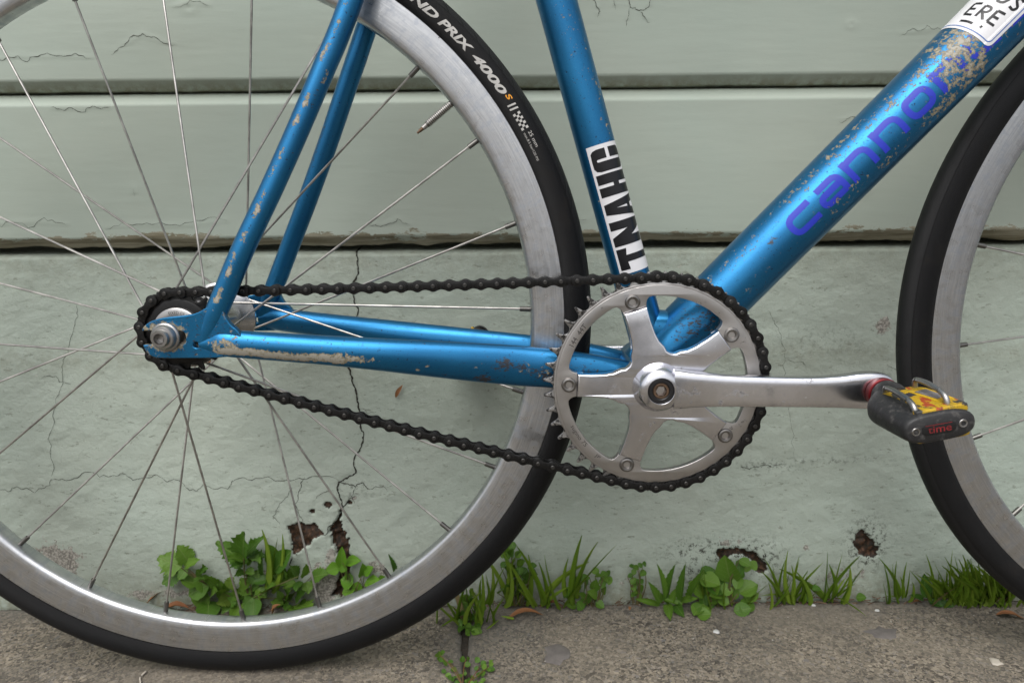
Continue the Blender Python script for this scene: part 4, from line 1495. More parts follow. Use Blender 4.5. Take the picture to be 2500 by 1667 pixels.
for b_ in BOLTS:
    c = (BBX + 72 * math.cos(b_), BBZ + 72 * math.sin(b_))
    part('chainring_bolt', lathe('chainring_bolt', [(3.0, YC + 7.5), (2.7, YC - 4.4), (3.1, YC - 5.4), (4.6, YC - 5.7), (5.7, YC - 5.3), (6.2, YC - 4.5), (6.25, YC - 3.7), (5.0, YC - 3.6), (5.0, YC + 7.5)], BOLT, 28, c, closed=True, deg=30), crankset)


# engraved text round the ring face (reads along the ring)
def on_ring(body, ang_deg, r, size, width, inward):
    v, f = fit_text(body, width, size)
    v[:, 0] -= width / 2
    a0 = math.radians(ang_deg)
    if inward:       # letters stand with their heads towards the hub
        a = a0 + v[:, 0] / r
        rr = r - v[:, 1]
    else:
        a = a0 - v[:, 0] / r
        rr = r + v[:, 1]
    p3 = np.stack([BBX + rr * np.cos(a), np.full(len(a), YC - 4.08), BBZ + rr * np.sin(a)], 1)
    part('engraving', mesh('engraving', p3, [q[::-1] for q in f] if not inward else f, ENGRAVE, smooth=False), crankset)


on_ring('144  44T', 147, 75.6, 4.2, 20, False)
on_ring('sugino 75', 214, 79.6, 4.6, 22, True)
on_ring('JP', 232, 79.4, 3.6, 5, True)

# pedals
def pedal(cx, cz, y_in, s, tilt, width, near):
    """cx, cz: spindle; y_in: crank face; s = -1 towards the camera, +1 towards the wall"""
    pd = empty('pedal', (cx * MM, y_in * MM, cz * MM), bike)
    pd.rotation_euler = (0, -math.radians(tilt), 0)
    pd['label'] = 'near clipless pedal, black body and yellow printed top' if near else 'far clipless pedal, mostly hidden'
    ax = lambda prof, m_, n=36: lathe('x', [(r, s * y) for r, y in prof], m_, n)
    part('spindle_ring', ax([(0, 0.4), (11.6, .4), (12.0, 1), (12.0, 6.0), (11.6, 6.4), (10.6, 6.6), (0, 6.6)], RED), pd)
    part('barrel', ax([(0, 6), (10.2, 6.4), (11.6, 9), (11.9, 16), (10.5, 26), (0, 28)], PLASTIC), pd)
    # body: stadium section growing outwards, flat end cap
    rows = [(15, -3, -3, 10.5, 11.0), (20, -4, -4, 15, 11.8), (28, -3, -4, 20, 12.0), (45, -1, -4, 22.5, 11.6), (60, 0, -4, 23.4, 11.2), (width - 5, .5, -4, 23.8, 10.6), (width - 1.2, .8, -4, 23.3, 9.8), (width, .8, -4, 21.8, 8.6)]
    rows = [(y * width / 78 if y < width - 6 else y, dx, dz, a, b) for y, dx, dz, a, b in rows]
    r = spline([(0, y, 0, dx, dz, a, b) for y, dx, dz, a, b in rows], 2.0)
    an = np.linspace(0, 2 * math.pi, 48, endpoint=False)
    ca, sa = np.cos(an), np.sin(an)
    px_ = np.sign(ca) * np.abs(ca) ** (2 / 3.0); pz_ = np.sign(sa) * np.abs(sa) ** (2 / 2.6)
    V = np.zeros((len(r), 48, 3))
    V[:, :, 0] = r[:, 3][:, None] + r[:, 5][:, None] * px_[None]
    V[:, :, 1] = s * r[:, 1][:, None]
    V[:, :, 2] = r[:, 4][:, None] + r[:, 6][:, None] * pz_[None]
    f = grid_faces(len(r), 48, wrap_m=True) + [tuple(range(48)), tuple((len(r) - 1) * 48 + q for q in range(48))]
    me = mesh('body', V.reshape(-1, 3), f, PLASTIC)
    bm = bmesh.new(); bm.from_mesh(me); bmesh.ops.recalc_face_normals(bm, faces=bm.faces); bm.to_mesh(me); bm.free()
    part('body', sharpen(me, 50), pd)
    # printed shells, top and bottom, 0.5 mm proud of the body
    for up in (1, -1):
        zz = (-4 + (8.4 if up > 0 else -7.4))
        lp = [(-11 if up > 0 else -15, 26), (-5, 20), (13, 22), (18, 28), (21, 44), (22.5, width - 5), (18, width - 3.6), (-12, width - 3.6), (-13, width - 6), (-7, 56), (-8, 42)]
        lp = [(x, y * width / 78 if y < 60 else y) for x, y in lp]
        cur = plate('shell', [[(x, y) for x, y in lp]], -2.2, 3.6, YELLOW, 1.2, 3)
        n = len(cur.vertices); co = np.empty(n * 3); cur.vertices.foreach_get('co', co); co = co.reshape(-1, 3) / MM
        new = np.stack([co[:, 0], s * co[:, 2], zz + up * co[:, 1]], 1)
        cur.vertices.foreach_set('co', (new * MM).ravel())
        bm = bmesh.new(); bm.from_mesh(cur); bmesh.ops.recalc_face_normals(bm, faces=bm.faces); bm.to_mesh(cur); bm.free()
        part('shell', cur, pd)
    lv = [(4, 33), (18, 31), (20.5, 60), (9, 63)]
    for lp_, z_, th, mt in ((lv, 7.4, 2.0, YELLOW2), ([(7, 37), (16, 35), (18, 56), (11, 58)], 8.5, .7, GREYPRINT)):
        cur = plate('latch', [[(x, y * width / 78) for x, y in lp_]], -th / 2, th / 2, mt, .25, 2)
        n = len(cur.vertices); co = np.empty(n * 3); cur.vertices.foreach_get('co', co); co = co.reshape(-1, 3) / MM
        cur.vertices.foreach_set('co', (np.stack([co[:, 0], s * co[:, 2], z_ + co[:, 1]], 1) * MM).ravel())
        bm = bmesh.new(); bm.from_mesh(cur); bmesh.ops.recalc_face_normals(bm, faces=bm.faces); bm.to_mesh(cur); bm.free()
        part('latch', cur, pd)
    # two bent wire bars over the top
    for bx, y0, y1, hz in ((-9.5, 25, 70, 13.0), (12.5, 25, 69, 15.2)):
        y0, y1 = y0 * width / 78, y1 * width / 78
        rows = [(bx + 1.2, s * y0, 5, 1.9, 1.9), (bx + 1, s * (y0 + 1.5), hz - 2, 1.9, 1.9), (bx + .6, s * (y0 + 8), hz, 1.9, 1.9), (bx, s * (y0 + y1) / 2, hz + .6, 2.0, 2.0), (bx - .4, s * (y1 - 8), hz - .8, 2.0, 2.0), (bx - .8, s * (y1 - 1.5), hz - 4, 2.0, 2.0), (bx - 1, s * y1, 3, 2.0, 2.0)]
        part('bar', sweep('bar', rows, STEEL, 12, 1.5), pd)
    # end cap screws and name plate
    for bx in (-15.3, 15.8):
        part('screw', join('screw', [ax2(bx, -4.2 + (.2 if bx > 0 else -.2), s, width)]), pd)
    plate_lp = rrect(-11.5, -8.4, 11.2, -0.6, 3.4)
    part('name_plate', plate('name_plate', [plate_lp], s * width - .25, s * width + .25, BLACK, .15, 1), pd)
    v, f = fit_text('time', 15.5, 4.8, 0.0, 0.10)
    v = v - np.array([7.6, 7.0])
    if s > 0:
        v[:, 0] *= -1
    part('lettering', mesh('lettering', np.stack([v[:, 0], np.full(len(v), s * (width + .42)), v[:, 1]], 1), f, REDPRINT, smooth=False), pd)
    v, f = stroke([(-9, -1.5), (0, -1.5), (8.6, -1.5)], .5)
    part('lettering', mesh('lettering', np.stack([v[:, 0], np.full(len(v), s * (width + .40)), v[:, 1]], 1), f, REDPRINT, smooth=False), pd)
    return pd


def ax2(bx, bz, s, width):
    return lathe('sc', [(0, s * (width - 1)), (1.6, s * (width - 1)), (1.7, s * (width + .4)), (2.6, s * (width + .5)), (2.9, s * (width + .1)), (2.9, s * (width - 1))], STEEL, 18, (bx, bz))


pedal(557.8, -46.0, -74.6, -1, 10.5, 76.5, True)
far_arm = sweep('crank_arm', [(BBX + 4, 55, BBZ, 14, 6.5), (BBX - 30, 58, BBZ + .5, 13, 6.2), (BBX - 110, 62, BBZ + 1, 12, 6), (BBX - 160, 65, BBZ + 1.5, 14, 6.5), (BBX - 172, 65, BBZ + 1.5, 10, 6)], CRANK, 32, 4.0, 4.0)
part('crank_arm', far_arm, crankset, 'far crank arm, mostly hidden')
pedal(BBX - 167, BBZ + 1.5, 71.5, 1, 58, 54, False)
part('bottom_bracket_axle', lathe('bottom_bracket_axle', [(0, -52), (14, -52), (14, 52), (0, 52)], STEEL, 24, (BBX, BBZ)), crankset)

# sprocket, lockring, axle hardware
spr = plate('sprocket', [teeth(16, CP, 4.2, 3.7, CPH), circle(16, 40)], YC - 1.3, YC + 1.3, COG, .35, 1)
hubring = lathe('h', [(16.5, YC + 4), (26.5, YC + 3), (26.8, YC - 2.0), (25.5, YC - 2.6), (16.5, YC - 2.8)], COG, 48)
part('sprocket', join('sprocket', [spr, hubring]), rear)
part('lockring', lathe('lockring', [(13.0, YC - 1), (13.0, YC - 6.2), (13.8, YC - 6.8), (19.0, YC - 6.8), (20.2, YC - 6.0), (20.4, YC - 1)], STEEL, 48), rear)
v, f = fit_text('FIXED GEAR', 17, 2.8)
v[:, 0] -= 8.5
a_ = math.radians(78) - v[:, 0] / 16.0
r_ = 18.0 - 3.0 + v[:, 1]
part('engraving', mesh('engraving', np.stack([r_ * np.cos(a_), np.full(len(a_), YC - 6.9), r_ * np.sin(a_)], 1), f, ENGRAVE, smooth=False), rear)
part('axle', lathe('axle', [(0, -66), (4.8, -66), (4.8, 78), (0, 78)], STEEL, 20), rear)
part('axle_nut', join('axle_nut', [lathe('n', [(4, -66.6), (11.0, -66.6), (11.3, -67.4), (11.3, -69.0), (10.8, -69.6), (9.9, -70.0), (9.2, -73.6), (8.6, -74.4), (6.9, -74.6), (6.7, -77.6), (6.2, -78.4), (4.2, -78.4)], STEEL, 40, deg=40),
                                       lathe('n2', [(4.2, -78.4), (3.9, -77.8), (3.7, -73.5), (0, -73.5)], STEEL, 6, a0=.3, deg=20)]), rear)
part('axle_nut', lathe('axle_nut', [(4, 66.6), (10, 66.6), (10, 72), (6, 73), (6, 79), (0, 79)], STEEL, 32), rear)

# chain: pins on the ring, on the sprocket, and two straight runs
st_r, st_c = 2 * math.pi / 44, 2 * math.pi / 16
k_top = round((math.radians(98) - RPH) / st_r)
k_bot = round((math.radians(-104) - RPH) / st_r)
ring_pins = [(BBX + RP * math.cos(RPH + k * st_r), BBZ + RP * math.sin(RPH + k * st_r)) for k in range(k_top, k_bot - 1, -1)]
kc0 = round((math.radians(262) - CPH) / st_c)
kc1 = round((math.radians(92) - CPH) / st_c)
cog_pins = [(CP * math.cos(CPH + k * st_c), CP * math.sin(CPH + k * st_c)) for k in range(kc0, kc1 - 1, -1)]


def run(p, q, sag):
    n = round(math.hypot(q[0] - p[0], q[1] - p[1]) / 12.70)
    out = []
    for i in range(1, n):
        t = i / n
        out.append((p[0] + (q[0] - p[0]) * t, p[1] + (q[1] - p[1]) * t - sag * 4 * t * (1 - t)))
    return out


pins = ring_pins + run(ring_pins[-1], cog_pins[0], 2.2) + cog_pins + run(cog_pins[-1], ring_pins[0], 1.2)
chain = empty('chain', (0, 0, 0), bike)
chain['label'] = 'black chain running from the sprocket to the chainring'
P_ = 12.7


def eight(r, waist):
    """figure-eight side plate with a deep concave waist"""
    right_ = [(P_ / 2 + r * math.cos(math.radians(t)), r * math.sin(math.radians(t))) for t in np.linspace(-128, 128, 15)]
    top = [(1.9, waist * 1.10), (0.9, waist * 1.01), (0, waist), (-0.9, waist * 1.01), (-1.9, waist * 1.10)]
    left_ = [(-x, -z) for x, z in right_]
    return right_ + top + left_ + [(-x, -z) for x, z in top]


outer_me = join('chain_link', [plate('o', [eight(4.6, 2.75)], -4.3, -3.0, CHAIN, .28, 1), plate('o', [eight(4.6, 2.75)], 3.0, 4.3, CHAIN, .28, 1)]
                + [lathe('p', [(0, -5.3), (1.3, -5.3), (1.75, -4.9), (1.75, 4.9), (1.3, 5.3), (0, 5.3)], PIN, 12, (sx * P_ / 2, 0)) for sx in (-1, 1)])
inner_me = join('chain_link', [plate('o', [eight(4.75, 2.9)], -2.9, -1.7, CHAIN, .28, 1), plate('o', [eight(4.75, 2.9)], 1.7, 2.9, CHAIN, .28, 1)]
                + [lathe('p', [(1.8, -1.7), (3.9, -1.7), (3.9, 1.7), (1.8, 1.7)], CHAIN, 14, (sx * P_ / 2, 0)) for sx in (-1, 1)])
for i in range(len(pins)):
    (ax_, az_), (bx_, bz_) = pins[i], pins[(i + 1) % len(pins)]
    o = link('chain_link', outer_me if i % 2 == 0 else inner_me, chain)
    o.location = ((ax_ + bx_) / 2 * MM, YC * MM, (az_ + bz_) / 2 * MM)
    o.rotation_euler = (0, -math.atan2(bz_ - az_, bx_ - ax_), 0)

# ================================================================== weeds, grass and litter along the foot of the wall (world frame, mm)
# every row: kind of leaf, base x y z, tip x y z, width
PLANTS = {
 'thistle': [
  ('l',-368,700,51,-390,700,62,24.2),('l',-365,701,52,-350,699,60,10.9),('l',-363,699,50,-369,693,42,10.9),('s',-336,705,23,-361,684,60,1.7),
  ('l',-351,704,43,-340,697,51,7.3),('o',-354,702,30,-367,696,39,13.4),('o',-339,700,31,-360,700,21,20.7),('l',-341,700,37,-346,682,45,10.9),
  ('l',-302,704,58,-291,684,95,24.3),('l',-300,704,63,-278,698,85,13.3),('l',-299,701,61,-309,688,69,9.7),('l',-299,703,54,-305,683,61,9.7),
  ('l',-298,704,54,-289,700,60,9.7),('l',-301,703,45,-303,687,49,8.5),('l',-298,702,47,-289,698,45,8.5),('l',-295,702,39,-292,700,31,7.3),
  ('l',-292,705,61,-276,683,67,9.7),('s',-298,702,7,-297,695,64,1.7),('d',-281,704,39,-275,689,77,6.7),('g',-280,704,23,-265,683,101,2.0),
  ('g',-272,702,19,-248,693,89,2.9),('g',-267,703,41,-260,693,85,1.0),('o',-267,700,46,-248,695,69,18.2),('o',-274,704,34,-289,701,33,9.8),
  ('s',-290,699,15,-236,688,46,1.7),('l',-240,701,39,-243,690,55,12.1),('l',-234,702,38,-229,694,54,12.2),('l',-228,705,35,-210,698,43,17.1),
  ('l',-244,701,32,-256,698,27,9.7),('l',-233,703,31,-229,696,23,12.2),('l',-239,701,32,-239,686,31,9.7),('l',-256,701,37,-252,690,52,8.5),
  ('s',-291,704,10,-248,700,8,1.5),('l',-260,699,12,-263,697,23,7.3),('l',-255,704,10,-247,688,30,9.8),('l',-245,700,9,-234,695,23,13.4),('l',-259,700,8,-268,692,13,8.6),
  ('l',-253,699,6,-253,687,7,8.5),('l',-246,703,3,-223,681,11,18.4),('l',-246,701,3,-243,681,6,11.0),('y',-318,699,26,-312,696,39,14.6),
  ('y',-327,705,11,-325,685,29,12.3),('y',-319,701,13,-322,681,19,14.7),('l',-314,703,14,-319,684,8,12.2),('l',-314,701,13,-311,694,3,9.8),
  ('o',-344,702,9,-335,679,3,20.8),('o',-341,701,15,-325,681,33,11.0),('l',-308,701,25,-296,702,19,12.2),('o',-291,699,13,-287,681,3,15.8),
  ('o',-309,704,5,-305,677,3,13.5),('g',-284,701,22,-282,693,3,2.7),('l',-332,705,23,-340,693,42,11.0),('o',-327,700,21,-319,701,4,13.4),
  ('l',-297,699,26,-303,698,37,13.4),('l',-289,703,24,-279,699,16,11.0),('l',-293,699,15,-299,691,10,12.2),('o',-280,700,20,-263,680,39,11.0),],
 'bright': [
  ('b',-193,706,45,-191,703,69,9.8),('b',-189,710,50,-173,704,55,9.8),('b',-197,711,44,-209,703,44,11.1),('b',-191,706,50,-193,704,42,8.5),
  ('b',-181,705,27,-193,704,32,13.5),('b',-188,706,33,-186,699,47,9.8),('b',-173,710,32,-169,703,50,9.8),('b',-168,705,37,-159,705,46,9.8),
  ('b',-175,706,29,-177,706,16,9.8),('b',-168,706,27,-151,699,32,12.3),('b',-179,706,21,-193,707,15,12.3),('b',-154,711,26,-143,702,34,7.4),
  ('s',-183,711,7,-191,704,53,1.1),('s',-179,710,8,-170,701,38,1.1),],
 'blade': [
  ('d',-135,714,29,-140,709,60,7.4),('d',-135,712,22,-130,712,36,4.9),],
 'clump4': [
  ('o',-3,702,77,0,695,71,8.7),('o',1,699,60,9,702,65,8.8),('o',-6,703,64,-10,695,59,8.2),('o',-4,704,58,-1,693,73,8.2),('o',5,700,48,8,697,58,7.8),
  ('o',-6,704,37,-11,695,51,8.3),('o',6,699,49,5,690,43,8.9),('o',11,704,32,18,701,36,6.7),('o',15,702,46,25,697,51,9.0),('o',25,704,36,21,698,46,6.6),
  ('o',-9,700,28,-3,695,36,6.8),('o',-2,705,26,7,701,30,8.3),('o',6,700,25,13,693,25,6.9),('o',20,704,31,14,695,44,8.0),('o',-9,702,15,-9,690,33,9.0),
  ('o',-4,704,25,-3,701,19,6.5),('o',9,704,12,16,699,19,6.6),('o',-18,701,15,-12,690,27,6.8),('o',-3,702,46,0,691,61,8.5),('o',-4,700,37,3,690,49,7.9),
  ('o',-15,700,48,-9,700,54,7.0),('o',-3,702,8,-7,697,19,7.4),('o',0,702,12,8,689,26,8.6),('s',0,696,3,-1,702,69,1.4),('s',1,696,3,18,694,46,1.2),],
 'grass5': [
  ('g',30,696,3,8,684,80,5.2),('g',31,695,3,76,696,59,5.5),('g',23,695,3,-5,681,63,6.4),('g',67,697,3,69,683,91,3.8),('g',34,696,3,58,685,33,5.2),
  ('g',72,699,10,83,686,81,1.7),('g',60,697,12,54,680,66,2.0),('g',70,698,11,77,680,70,2.9),('g',20,694,3,4,681,33,4.3),('y',37,698,3,40,686,31,3.8),],
 'leaf6': [
  ('o',83,697,37,71,691,36,10.0),('o',77,696,21,77,687,40,10.9),('o',75,687,3,69,686,14,9.9),('o',90,694,8,99,689,4,10.0),('o',87,697,21,90,689,38,10.1),
  ('o',54,697,14,64,688,27,10.9),('o',92,695,14,80,687,25,10.8),('o',80,695,10,71,690,21,9.8),('o',103,698,41,94,689,41,8.0),('o',100,695,40,104,694,32,7.3),
  ('o',100,695,32,96,690,27,6.5),('o',90,699,37,95,687,43,5.8),('o',88,695,23,95,692,28,7.8),('o',99,698,15,101,693,27,7.7),('o',93,695,30,99,696,32,6.2),
  ('s',76,694,5,77,691,37,1.2),('s',94,697,5,98,690,42,1.2),],
 'c7': [
  ('o',-54,659,3,-59,648,3,7.7),('o',-47,656,3,-52,663,4,5.9),('o',-51,672,6,-42,664,8,7.9),('o',-44,671,3,-35,665,8,7.8),('o',-40,672,13,-45,670,19,6.3),
  ('o',-54,674,19,-48,666,20,6.2),('o',-53,669,34,-51,670,24,7.7),('o',-49,674,26,-42,669,35,7.4),('o',-40,671,25,-36,664,23,6.2),('o',-36,674,12,-38,668,7,7.8),
  ('o',-42,664,3,-37,652,3,7.4),('o',-43,647,3,-47,659,3,6.7),('o',-60,669,10,-52,660,17,6.2),('o',-52,670,16,-58,670,17,6.0),('o',-51,674,25,-45,662,28,5.7),
  ('o',-49,654,3,-51,644,3,5.8),('o',-46,651,3,-37,646,3,7.7),('o',-33,670,21,-35,662,17,7.7),('o',-57,658,3,-60,664,8,7.2),('g',-29,675,18,-21,661,70,2.0),
  ('g',-26,671,20,-12,662,68,2.0),('g',-34,674,20,-37,665,53,1.4),('g',-23,670,4,-12,665,32,2.2),('g',-30,653,3,-16,668,5,1.9),('g',-60,673,6,-79,658,3,3.1),
  ('g',-62,673,9,-69,672,20,2.2),('g',-1,671,3,-15,669,8,2.8),('g',-27,674,18,-29,664,58,1.4),('g',-33,671,21,-26,661,52,1.3),('g',-40,673,21,-46,668,42,1.3),],
 'spurge8': [
  ('o',-77,599,9,-73,595,18,5.7),('o',-73,599,11,-68,596,17,5.6),('o',-70,597,5,-73,598,10,5.3),('o',-66,595,3,-70,593,9,5.0),('o',-66,598,4,-60,594,7,4.7),
  ('o',-62,590,3,-56,586,3,5.3),('o',-61,580,3,-67,580,3,4.9),('o',-66,584,3,-71,588,3,4.5),('o',-63,580,3,-61,573,3,4.1),('o',-52,599,3,-51,599,10,5.7),
  ('o',-46,599,4,-47,596,11,4.3),('o',-50,595,3,-43,596,3,5.5),('o',-46,582,3,-50,582,3,4.0),('o',-54,575,3,-51,582,3,5.0),('o',-44,569,3,-48,573,3,4.0),
  ('o',-40,573,3,-41,580,3,4.0),('o',-35,590,3,-40,589,3,4.3),('o',-29,598,5,-33,593,3,5.7),('o',-30,587,3,-30,594,5,5.4),('o',-23,598,4,-24,591,3,4.8),
  ('o',-24,585,3,-28,590,3,4.1),('o',-20,590,3,-26,585,3,5.7),('o',-31,577,3,-31,587,3,5.4),('o',-34,584,3,-35,576,3,5.2),('o',-38,565,3,-37,573,3,5.1),
  ('o',-28,574,3,-33,571,3,4.3),('o',-44,568,3,-38,567,3,5.4),('o',-57,568,3,-52,571,3,4.4),('o',-58,571,3,-59,579,3,4.6),('o',-30,564,3,-35,570,3,5.3),
  ('r',-49,564,3,-73,596,13,0.7),('r',-49,564,3,-48,596,9,0.7),('r',-47,564,3,-25,593,3,0.7),('r',-49,564,3,-63,594,6,0.6),('r',-46,564,3,-33,595,3,0.6),],
 'stack9': [
  ('o',132,699,45,133,696,39,6.1),('o',138,699,45,131,696,50,6.0),('o',142,698,47,137,700,51,6.3),('o',146,702,41,139,694,39,7.2),('o',126,700,35,133,699,38,6.0),
  ('o',135,699,34,129,696,28,7.8),('o',141,702,31,142,696,28,5.7),('o',132,703,24,134,696,20,7.5),('o',142,698,17,140,695,28,7.8),('o',139,701,15,132,695,18,5.7),
  ('o',141,701,15,138,700,8,7.3),('o',136,700,15,129,694,14,5.9),('s',137,697,3,136,700,47,1.0),],
 'dandelion': [
  ('d',165,692,13,157,687,56,8.9),('d',162,694,6,147,686,36,10.4),('d',170,695,12,175,690,54,9.5),('d',184,693,9,183,678,60,9.5),('d',193,694,10,201,671,58,8.9),
  ('d',162,696,3,133,688,15,7.5),('d',170,693,5,167,667,3,12.1),('d',179,694,4,183,672,3,12.1),('d',164,696,11,186,689,7,10.4),('d',174,694,7,179,691,26,8.7),
  ('d',185,696,7,199,680,20,8.7),('d',172,696,3,157,691,21,7.2),],
 'mallow': [
  ('o',241,698,27,231,694,62,26.7),('o',206,699,33,225,685,33,20.8),('o',247,679,3,265,696,7,15.8),('o',248,693,18,269,693,28,20.5),('o',212,696,14,192,691,32,19.1),
  ('o',248,694,51,246,688,40,11.3),('o',235,697,15,215,688,18,15.2),('o',208,696,15,211,689,3,13.4),('o',245,697,24,242,695,8,14.4),('o',255,696,10,271,694,16,15.3),
  ('o',249,694,38,243,687,26,13.0),('o',227,695,21,242,692,22,13.6),('o',217,695,15,225,689,33,15.1),('o',225,694,12,237,688,8,13.2),('o',247,693,58,257,685,55,13.0),
  ('o',202,677,3,216,687,4,11.7),('o',194,674,3,208,691,8,14.5),('s',244,695,4,238,692,38,1.6),('s',241,697,3,219,690,25,1.6),],
 'g12a': [
  ('g',295,700,9,280,698,54,2.5),('g',297,701,9,298,698,53,2.3),('g',297,700,10,274,693,15,1.6),('g',293,700,8,285,694,31,1.5),('g',298,700,7,305,698,27,1.5),],
 'g12b': [
  ('g',311,699,7,314,697,54,2.5),('g',309,699,7,341,697,52,3.0),('g',309,698,9,308,695,48,1.8),('g',314,699,8,324,696,34,1.8),('g',317,701,6,335,697,27,1.7),
  ('g',309,702,5,297,692,32,1.7),('g',319,699,7,320,692,28,1.6),('o',324,698,7,334,699,9,9.4),('o',327,703,10,322,700,25,10.3),('o',340,697,21,329,691,22,8.3),],
 'g12c': [
  ('g',358,700,9,351,698,48,2.3),('g',360,698,10,370,690,43,3.0),('g',361,699,8,380,698,26,2.3),('g',354,700,9,345,693,31,2.0),('g',359,699,8,368,699,32,3.3),
  ('g',347,702,4,347,699,61,0.8),('g',361,697,8,380,671,3,1.6),('g',356,703,5,338,696,21,1.7),('o',383,701,6,391,694,10,10.0),],
 'g13a': [
  ('g',432,705,3,411,699,52,2.5),('g',429,701,6,420,695,52,2.1),('g',436,699,7,433,698,50,2.1),('g',440,704,4,438,696,39,2.0),('g',432,702,4,414,693,13,1.7),
  ('g',435,702,4,429,695,34,1.5),],
 'leaf13': [
  ('o',460,699,6,456,699,35,11.9),('g',467,699,6,459,698,55,3.3),('o',462,697,4,473,687,3,9.5),('o',474,696,3,485,687,3,8.2),('o',459,701,3,438,692,14,6.6),
  ('o',469,699,3,470,697,18,7.2),],
 'g13b': [
  ('g',522,693,6,533,689,44,2.0),('g',546,694,8,555,692,38,1.9),('g',535,690,8,528,690,39,1.3),('g',538,694,9,540,691,40,1.5),('g',507,693,9,479,688,47,1.4),
  ('g',535,691,8,541,690,34,1.7),('g',528,694,9,516,685,34,1.8),('g',522,695,6,522,680,58,2.1),('g',541,692,9,530,684,40,2.0),('g',527,692,8,494,682,43,1.5),
  ('g',522,695,5,519,688,30,1.3),('g',531,690,8,507,674,45,2.0),('g',514,693,11,485,681,36,1.8),('g',487,692,9,489,692,35,1.4),('g',469,690,12,469,678,42,1.6),
  ('g',513,691,8,501,681,55,1.6),('g',518,692,11,518,689,34,1.9),('g',535,689,12,524,691,32,1.7),('g',500,693,8,505,688,50,1.9),('g',533,692,7,504,682,44,2.1),
  ('g',479,694,9,481,689,31,2.0),('g',497,692,9,473,678,45,1.5),('g',471,693,7,454,683,39,2.0),('g',482,693,7,491,678,56,1.9),('g',501,694,7,495,682,53,1.8),
  ('g',473,690,11,491,690,31,1.4),('g',511,693,7,503,680,57,1.8),('g',490,692,10,496,679,42,1.8),('g',481,690,11,470,685,48,2.1),('g',543,691,10,522,679,40,1.3),
  ('g',488,695,8,482,687,44,1.6),('g',507,690,12,503,685,50,2.0),('g',524,694,8,503,674,59,1.8),('g',525,689,11,521,686,53,1.7),('g',543,692,9,515,676,38,1.4),
  ('g',509,692,11,489,684,42,1.6),('g',520,695,8,499,679,41,1.5),('g',505,694,7,480,677,42,1.4),('g',540,695,10,515,680,42,1.9),('g',530,694,7,518,683,32,1.7),
  ('g',499,693,8,477,675,48,1.7),('g',548,695,5,531,676,46,1.7),('g',498,693,7,496,683,41,1.7),('g',529,692,8,531,685,40,1.3),('g',524,695,5,519,680,49,1.7),
  ('g',546,694,10,531,680,42,1.6),('g',530,690,8,529,684,46,1.8),('g',489,691,8,451,675,57,1.4),('g',472,693,10,477,685,35,1.7),('g',490,692,12,479,676,47,2.0),
  ('g',491,692,10,480,679,45,1.7),('g',536,691,9,513,684,40,1.5),('g',497,694,9,472,688,46,2.0),('g',524,693,7,505,677,49,2.0),('g',501,695,8,479,682,56,1.6),
  ('g',535,693,8,530,674,41,1.8),('g',547,694,8,521,676,46,1.8),('g',501,692,8,481,690,60,1.9),('g',539,694,9,542,690,38,1.4),('g',490,693,9,489,687,38,1.6),
  ('g',543,694,8,534,680,36,1.6),('g',497,692,9,494,683,50,1.7),('g',515,691,9,480,674,44,1.4),('g',512,692,7,505,675,54,1.8),('g',512,690,8,493,692,41,1.4),
  ('g',470,690,12,470,686,36,1.9),('g',484,695,7,493,690,47,2.0),('g',473,692,10,448,677,43,1.9),('g',524,691,12,516,687,33,1.4),('g',479,690,13,453,691,42,1.8),
  ('g',537,692,9,516,682,40,1.4),('g',537,690,9,515,682,46,2.1),('g',520,692,6,497,679,33,2.0),('g',496,690,13,471,688,51,1.7),('g',542,694,10,515,680,44,1.8),
  ('g',536,694,8,531,686,40,1.9),('g',515,692,7,493,685,40,1.5),('g',546,693,9,542,675,39,2.0),('g',526,692,8,508,684,37,1.4),('g',525,693,11,514,683,51,1.7),
  ('g',480,691,11,470,692,35,1.9),('g',483,694,10,469,683,45,1.6),('g',531,694,6,524,686,47,1.6),('g',506,694,8,486,677,62,2.1),('g',474,690,9,437,678,46,1.5),
  ('g',495,689,11,487,680,39,1.9),('g',486,694,6,450,679,46,1.5),('g',537,691,9,530,686,30,1.7),('g',509,690,9,481,676,50,1.9),('g',494,693,6,486,678,59,1.4),
  ('g',502,692,9,493,684,36,2.0),('g',536,695,9,510,675,54,1.9),('g',515,693,9,511,680,54,1.6),('g',481,694,10,452,686,40,2.0),('g',487,691,9,477,678,44,1.4),
  ('g',494,693,9,503,678,6,1.5),('g',518,693,8,535,685,9,1.5),('g',494,690,11,500,678,10,1.5),('g',545,694,7,533,676,3,1.5),('g',525,691,10,532,677,3,1.5),
  ('g',504,690,10,508,687,3,1.5),('g',527,692,9,541,683,3,1.5),('g',532,694,8,538,680,3,1.5),('g',487,695,8,502,686,3,1.5),('g',498,692,9,492,684,3,1.5),
  ('g',491,691,10,491,683,5,1.5),('g',492,695,8,489,689,7,1.5),('g',498,690,11,509,676,12,1.5),('g',496,695,8,487,683,4,1.5),],
}


